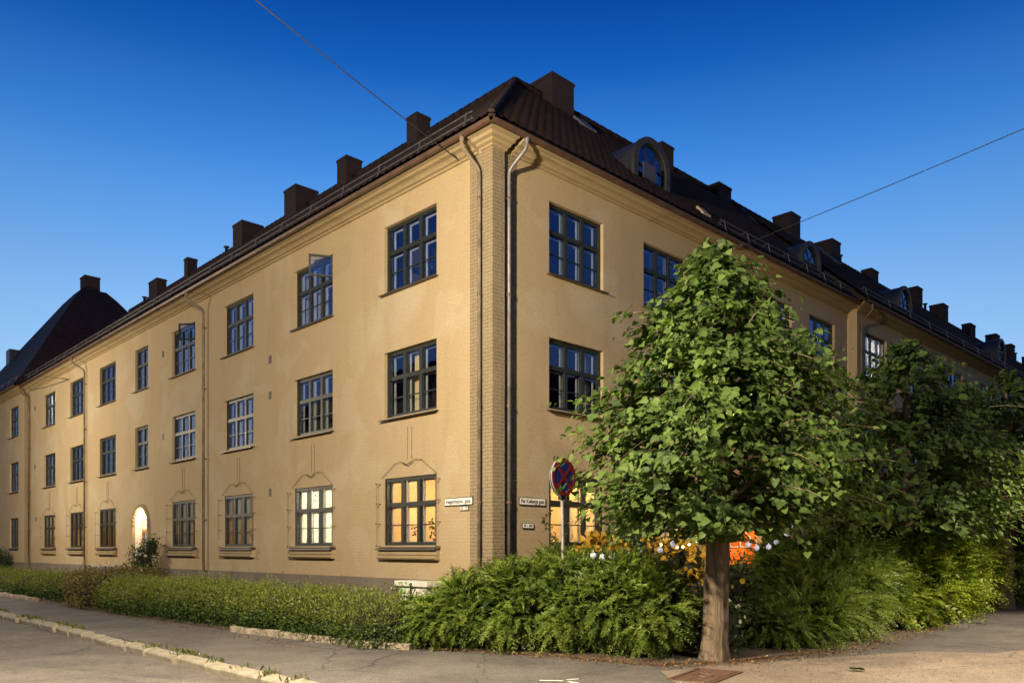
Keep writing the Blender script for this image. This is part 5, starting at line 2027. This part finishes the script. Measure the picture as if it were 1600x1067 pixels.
    t_o = tw.build('twigs', M_BARK, root)
    t_o['kind'] = 'stuff'
    P_, T_, N_, S_, TT = (np.concatenate(x) for x in (P_, T_, N_, S_, TT))
    pick = np.zeros(len(P_), bool)
    if singles:
        wp = P_ * scale + np.array(loc)
        dist = np.linalg.norm(wp - CP, axis=1)
        order = np.argsort(dist - S_ * 8)
        pick[order[:singles * 3:3]] = True
    foliage('crown', [leaves(P_[~pick], T_[~pick], N_[~pick], S_[~pick], T_HEART, TT[~pick])], M_LIME, root)
    if singles:
        lmesh = []
        for q in range(6):
            tv = 0.25 + 0.11 * q
            lmesh.append(np_mesh('leaf', T_HEART[0], T_HEART[1], np.full(len(T_HEART[0]), tv)))
            lmesh[-1].materials.append(M_LIME)
        from mathutils import Matrix
        for i in np.nonzero(pick)[0]:
            t_ = unit(T_[i])
            n_ = unit(N_[i] - t_ * (N_[i] * t_).sum())
            s_ = np.cross(t_, n_) * S_[i]
            o = bpy.data.objects.new('leaf', lmesh[min(5, max(0, int((TT[i] - 0.2) / 0.11)))])
            COL.objects.link(o)
            o.parent = root
            t2, n2 = t_ * S_[i], n_ * S_[i]
            o.matrix_local = Matrix(((s_[0], t2[0], n2[0], P_[i][0]), (s_[1], t2[1], n2[1], P_[i][1]), (s_[2], t2[2], n2[2], P_[i][2]), (0, 0, 0, 1)))
    return root


lime_tree('nearest lime tree with a stout trunk, crown lit by street light', (-0.74, -5.71, 0.02), 5, twigs=1020, per=18, singles=290)
lime_tree('second lime tree, darker, behind the bright shrub', (6.9, -5.6, 0.02), 6, twigs=760, per=15, lsize=0.125, scale=1.0, wide=1.22)
lime_tree('third lime tree along the right-hand street, in the dark', (14.2, -5.6, 0.02), 7, twigs=640, per=13, lsize=0.14, scale=1.08, wide=1.2)
lime_tree('last lime tree, cut by the right picture edge', (21.5, -5.6, 0.02), 8, twigs=520, per=12, lsize=0.15, scale=1.1, wide=1.2)

# ---------------------------------------------------------------- flowering garden plants


def blossoms(root, specs, N, mat, size, seed, off, name='blossoms'):
    p, nr, g = lumps(specs, N, 0.9, seed, keep_back=0.2)
    p = p - off
    P_, T_, N_ = [], [], []
    for k in range(6):
        ang = k * math.pi / 3
        a1 = unit(np.cross(nr, np.array([0.3, 0.2, 1.0])))
        a2 = np.cross(nr, a1)
        T_.append(a1 * math.cos(ang) + a2 * math.sin(ang) + nr * 0.45)
        N_.append(nr + g.normal(0, .15, nr.shape))
        P_.append(p + nr * 0.05)
    n_ = len(p)
    foliage(name, [leaves(np.concatenate(P_), np.concatenate(T_), np.concatenate(N_), np.tile(g.uniform(size * .7, size * 1.2, n_), 6), T_PETAL, g.random(n_ * 6))], mat, root)


def flower_bush(name, label, specs, N, leafmat, lsize, nb, petal, psize, seed, tmpl=T_OVAL):
    r_ = small_leaf_bush(name, label, 'shrub', specs, N, lsize, leafmat, seed, rough=0.2, tmpl=tmpl)
    b0 = specs[len(specs) // 2]
    if nb:
        blossoms(r_, specs, nb, petal, psize, seed + 50, np.array([b0[0], b0[1], 0]))
    return r_


flower_bush('glow_tinted_shrub', 'shrub below the lit window, golden window light painted into its leaves, behind the sign post', [(1.05, -1.7, 1.2, 0.34, 0.35, 0.45), (1.5, -1.75, 1.3, 0.34, 0.35, 0.58)], 330, M_GLOWLEAF, 0.13, 0, None, 0, 61, T_HEART)
flower_bush('glow_tinted_shrub', 'shrub with painted-in golden light under the second lit window, beside warm string lights', [(3.7, -1.6, 1.3, 0.45, 0.4, 0.55), (4.4, -1.8, 1.3, 0.45, 0.4, 0.55)], 380, M_GLOWLEAF, 0.12, 0, None, 0, 62, T_HEART)
flower_bush('dark_shrub', 'dark climbing shrub on the wall between the two lit windows', [(4.3, -0.5, 1.3, 0.45, 0.4, 1.0), (4.0, -0.4, 2.0, 0.35, 0.3, 0.5)], 900, M_DARKLEAF, 0.10, 0, None, 0, 63)
flower_bush('dark_shrub', 'dark shrub right of the orange door', [(7.4, -3.1, 1.0, 0.9, 0.8, 1.0), (8.8, -3.0, 1.1, 0.9, 0.8, 1.05), (10.2, -3.0, 1.1, 0.9, 0.8, 1.1), (12.5, -2.0, 1.4, 1.2, 0.9, 1.4)], 3600, M_DARKLEAF, 0.10, 0, None, 0, 64)
flower_bush('yellow_flower_bush', 'bush with round yellow flowers before the orange door', [(3.9, -3.3, 0.85, 0.6, 0.5, 0.62), (4.8, -3.5, 0.95, 0.65, 0.5, 0.62)], 1300, M_DARKLEAF, 0.085, 90, M_PETALY, 0.075, 65)
flower_bush('white_flower_bush', 'small bush with white flowers just right of the trunk', [(0.15, -5.15, 0.40, 0.45, 0.40, 0.45), (0.6, -4.7, 0.5, 0.5, 0.45, 0.5)], 1500, M_DARKLEAF, 0.075, 42, M_PETALW, 0.05, 66)
flower_bush('rose_bush', 'white-flowered climbing rose right of the arched street door', [(-0.5, 18.2, 0.95, 0.35, 0.45, 0.75), (-0.4, 17.7, 1.75, 0.22, 0.25, 0.28), (-0.55, 18.5, 0.6, 0.4, 0.5, 0.5)], 1700, M_DARKLEAF, 0.10, 60, M_PETALW, 0.075, 67)
# a bare dark climber twig by the number plate
tw_root = tag(empty('climber', (1.3, -0.5, 0)), 'small dark climber arching past the number plate right of the corner', 'plant')
MB().tube([(0.5, 0.0, 0.05), (0.42, 0.05, 1.2), (0.15, 0.1, 1.85), (-0.15, 0.15, 2.2), (-0.22, 0.2, 2.45)], [0.02, 0.017, 0.012, 0.008, 0.004], 6).build('stem', M_BARK, tw_root)
g = np.random.default_rng(90)
n_ = 150
s = g.uniform(0.35, 1.0, n_)
px = np.interp(s, [0, .45, .75, .92, 1], [.5, .42, .15, -.15, -.22]) + g.normal(0, .06, n_)
pz = np.interp(s, [0, .45, .75, .92, 1], [.05, 1.2, 1.85, 2.2, 2.45]) + g.normal(0, .06, n_)
foliage('foliage', [leaves(np.stack([px, 0.08 + g.normal(0, .05, n_), pz], 1), g.normal(0, 1, (n_, 3)) - np.array([0, .3, .3]), g.normal(0, 1, (n_, 3)) - np.array([0, 1, 0]), g.uniform(.06, .11, n_), T_OVAL, g.random(n_))], M_DARKLEAF, tw_root)

# ---------------------------------------------------------------- leaf litter along the beds
path2 = [(-3.3, -1.2), (-2.75, -2.35), (-2.25, -3.6), (-2.0, -4.9), (-1.7, -5.75), (-0.9, -6.15), (0.4, -6.35), (1.4, -6.75), (3.2, -6.6), (5.5, -6.35), (7.5, -6.3)]
lp = []
for q in range(3600):
    k = random.random() ** 0.9 * (len(path2) - 1)
    i = min(int(k), len(path2) - 2)
    t = k - i
    x = path2[i][0] * (1 - t) + path2[i + 1][0] * t
    y = path2[i][1] * (1 - t) + path2[i + 1][1] * t
    lp.append((x + random.gauss(0.1, 0.17), y + random.gauss(0.10, 0.17), 0.012 + random.random() * 0.03))
for q in range(900):
    lp.append((-4.1 + random.gauss(-0.25, 0.12), random.uniform(0, 22), 0.008 + random.random() * 0.012))
for q in range(160):
    lp.append((random.uniform(-3.5, 3), random.uniform(-9.5, -6.5), 0.012))
lp = np.array(lp)
n_ = len(lp)
tag(foliage('leaf_litter', [leaves(lp, np.stack([rng.normal(0, 1, n_), rng.normal(0, 1, n_), rng.normal(0, .25, n_)], 1), np.array([0, 0, 1.0]) + rng.normal(0, .35, (n_, 3)), rng.uniform(.018, .06, n_), T_OVAL, rng.random(n_))], M_LITTER), 'brown leaf litter along the planted beds', 'litter', kind='stuff')

# ---------------------------------------------------------------- string lights in the garden


def bulb_string(name, label, pts, r, mat, light=None):
    """cable through the bulb tops with one globe per point"""
    p0 = pts[0]
    root = tag(empty(name, p0), label, 'string lights')
    m = MB()
    ps = [Vector(p) - Vector(p0) + Vector((0, 0, r * 1.7)) for p in pts]
    full = []
    for a, b in zip(ps[:-1], ps[1:]):
        full += catenary(a, b, 0.03, 4)[:-1]
    full.append(ps[-1])
    m.tube(full, 0.008, 5)
    m.build('cable', M_BLACK, root)
    prof = [(0.0, -r)] + [(r * math.sin(t), -r * math.cos(t)) for t in (0.5, 1.0, 1.5, 2.0, 2.5)] + [(r * 0.12, r * 1.0), (r * 0.12, r * 1.5), (0.0, r * 1.55)]
    me = MB().lathe(prof, (0, 0, 0), 12).mesh('bulb')
    for p in pts:
        link('bulb', me, mat, root, Vector(p) - Vector(p0), smooth=True)
    if light:
        for (off, pw) in light:
            l = bpy.data.lights.new('string_light', 'POINT')
            l.energy = pw
            l.color = (1.0, 0.6, 0.25)
            l.shadow_soft_size = 0.15
            o = bpy.data.objects.new('string_light', l)
            COL.objects.link(o)
            o.parent = root
            o.location = Vector(off) - Vector(p0)
    return root


bulb_string('string_lights', 'string of clear globe bulbs over the yew, left of the trunk', [(-1.25, -3.75, 1.55), (-0.96, -3.7, 1.52), (-0.66, -3.65, 1.51), (-0.3, -3.73, 1.54), (0.11, -3.68, 1.57), (0.57, -3.75, 1.64), (1.04, -3.7, 1.75), (1.62, -3.65, 1.88)], 0.052, M_BULB)
bulb_string('string_lights', 'string of clear globe bulbs right of the trunk before the orange door', [(2.69, -4.0, 1.87), (3.14, -4.0, 1.74), (3.47, -4.0, 1.68), (3.95, -4.0, 1.7), (4.27, -4.0, 1.8), (4.68, -4.0, 1.96), (4.93, -4.0, 2.18)], 0.055, M_BULB)
wpts = [(1.79, -2.9, 1.74), (2.33, -2.9, 1.69), (2.53, -2.9, 1.7), (2.75, -2.9, 1.75), (3.01, -2.9, 1.82), (3.29, -2.9, 1.94)]
bulb_string('string_lights', 'short chain of small warm glowing lights under the second window', wpts, 0.026, M_BULBW, light=[((4.2, -2.6, 2.1), 2), ((9.8, -0.9, 2.2), 11)])  # last light has no bulb: added to brighten the orange door

# ---------------------------------------------------------------- small things on the ground
gr = tag(empty('drain_cover', (-2.11, -6.39, 0.006), R(12.4)), 'rusty rectangular ribbed access cover in the tan pavement', 'drain cover')
fm = MB()
W2, H2 = 0.56, 0.31
for (a, b, c, d) in ((-W2, W2, -H2, -H2 + .05), (-W2, W2, H2 - .05, H2), (-W2, -W2 + .05, -H2 + .05, H2 - .05), (W2 - .05, W2, -H2 + .05, H2 - .05)):
    fm.box(a, b, c, d, -0.02, 0.012)
fm.build('frame', M_IRON, gr)
MB().box(-W2 + .05, W2 - .05, -H2 + .05, H2 - .05, -0.02, 0.0).build('plate', M_IRON, gr)
rm_ = MB().box(-0.010, 0.010, -H2 + .07, H2 - .07, 0.0, 0.010).mesh('rib')
rs_ = MB().box(-0.010, 0.010, 0, 0.10, 0.0, 0.010).mesh('rib')
for k in range(25):
    x = -W2 + 0.09 + k * (2 * W2 - 0.18) / 24
    if abs(x) < 0.14:
        link('rib', rs_, M_IRON, gr, (x, 0.13, 0))
        link('rib', rs_, M_IRON, gr, (x, -0.23, 0))
    else:
        link('rib', rm_, M_IRON, gr, (x, 0, 0))
ri = MB()
a = [(0.10 * math.cos(2 * math.pi * k / 20), 0.10 * math.sin(2 * math.pi * k / 20), 0.006) for k in range(21)]
ri.tube(a, 0.010, 5)
ri.build('centre_ring', M_IRON, gr)
pmk = MB()
pmk.poly([(0, 0, 0), (0.30, -0.06, 0), (0.31, -0.02, 0), (0.02, 0.05, 0)], (0, 0, 0.003))
pmk.poly([(0.34, -0.12, 0), (0.44, -0.26, 0), (0.48, -0.24, 0), (0.37, -0.08, 0)], (0, 0, 0.003))
pmk.poly([(0.36, 0.02, 0), (0.52, 0.06, 0), (0.52, 0.10, 0), (0.36, 0.06, 0)], (0, 0, 0.003))
o = pmk.build('painted_mark', M_PAINT, None, (-3.95, -5.15, 0.004), R(-38))
tag(o, 'worn white paint mark on the grey pavement', 'paint mark')
o = foliage('fallen_leaf', [leaves(np.array([[0.0, 0, 0]]), np.array([[1.0, -.7, .05]]), np.array([[0.2, 0, 1.0]]), np.array([0.20]), T_HEART, np.array([0.1]))], M_DARKLEAF, None, (-0.35, -7.55, 0.03), stuff=False)
tag(o, 'single dark green leaf lying on the tan pavement', 'leaf')

# graffiti-marked white cabinet behind the low hedge
ub = tag(empty('utility_cabinet', (-1.2, 0.95, 0)), 'low white cabinet with green spray paint behind the hedge', 'cabinet')
MB().box(-0.14, 0.18, -0.46, 0.46, 0.0, 0.90).build('body', M_BOXW, ub, bevel=0.01)
MB().box(-0.20, 0.22, -0.54, 0.54, 0.90, 1.01).build('lid', M_BOXW, ub, bevel=0.015)
gf = MB()
random.seed(3)
for q in range(7):
    y = 0.40 - q * 0.075
    z = random.uniform(0.78, 0.95)
    pts = []
    for k in range(6):
        y += random.uniform(-0.06, 0.05)
        z = min(0.99, max(0.66, z + random.uniform(-0.09, 0.09)))
        pts.append((-0.205 if z > 0.9 else -0.145, y, z))
    gf.tube(pts, 0.010, 4)
gf.build('graffiti', M_GREENP, ub)
rk = tag(empty('black_rail', (-1.62, 0.62, 0)), 'black iron rail with a forked post before the white cabinet', 'rail')
MB().tube([(0, 0, 0), (0, 0, 0.99)], 0.022, 6).build('post', M_BLACK, rk)
MB().tube([(0, -0.35, 0.90), (0, 0.55, 0.90)], 0.014, 6).build('bar', M_BLACK, rk)
MB().tube([(0, 0, 0.68), (0, -0.14, 0.88)], 0.012, 6).build('brace', M_BLACK, rk)

hr_ = tag(empty('door_rail', (-1.1, 20.6, 0)), 'small white-topped handrail left of the arched street door', 'rail')
MB().tube([(0, -0.2, 0), (0, -0.2, 1.0)], 0.03, 6).build('post', M_BLACK, hr_)
MB().box(-0.45, 0.5, -0.26, -0.10, 1.0, 1.06).build('top_rail', M_WHITE, hr_, bevel=0.01)
MB().tube([(0, -0.2, 0.75), (0.7, -0.5, 0.9)], 0.018, 6).build('brace', M_BLACK, hr_)
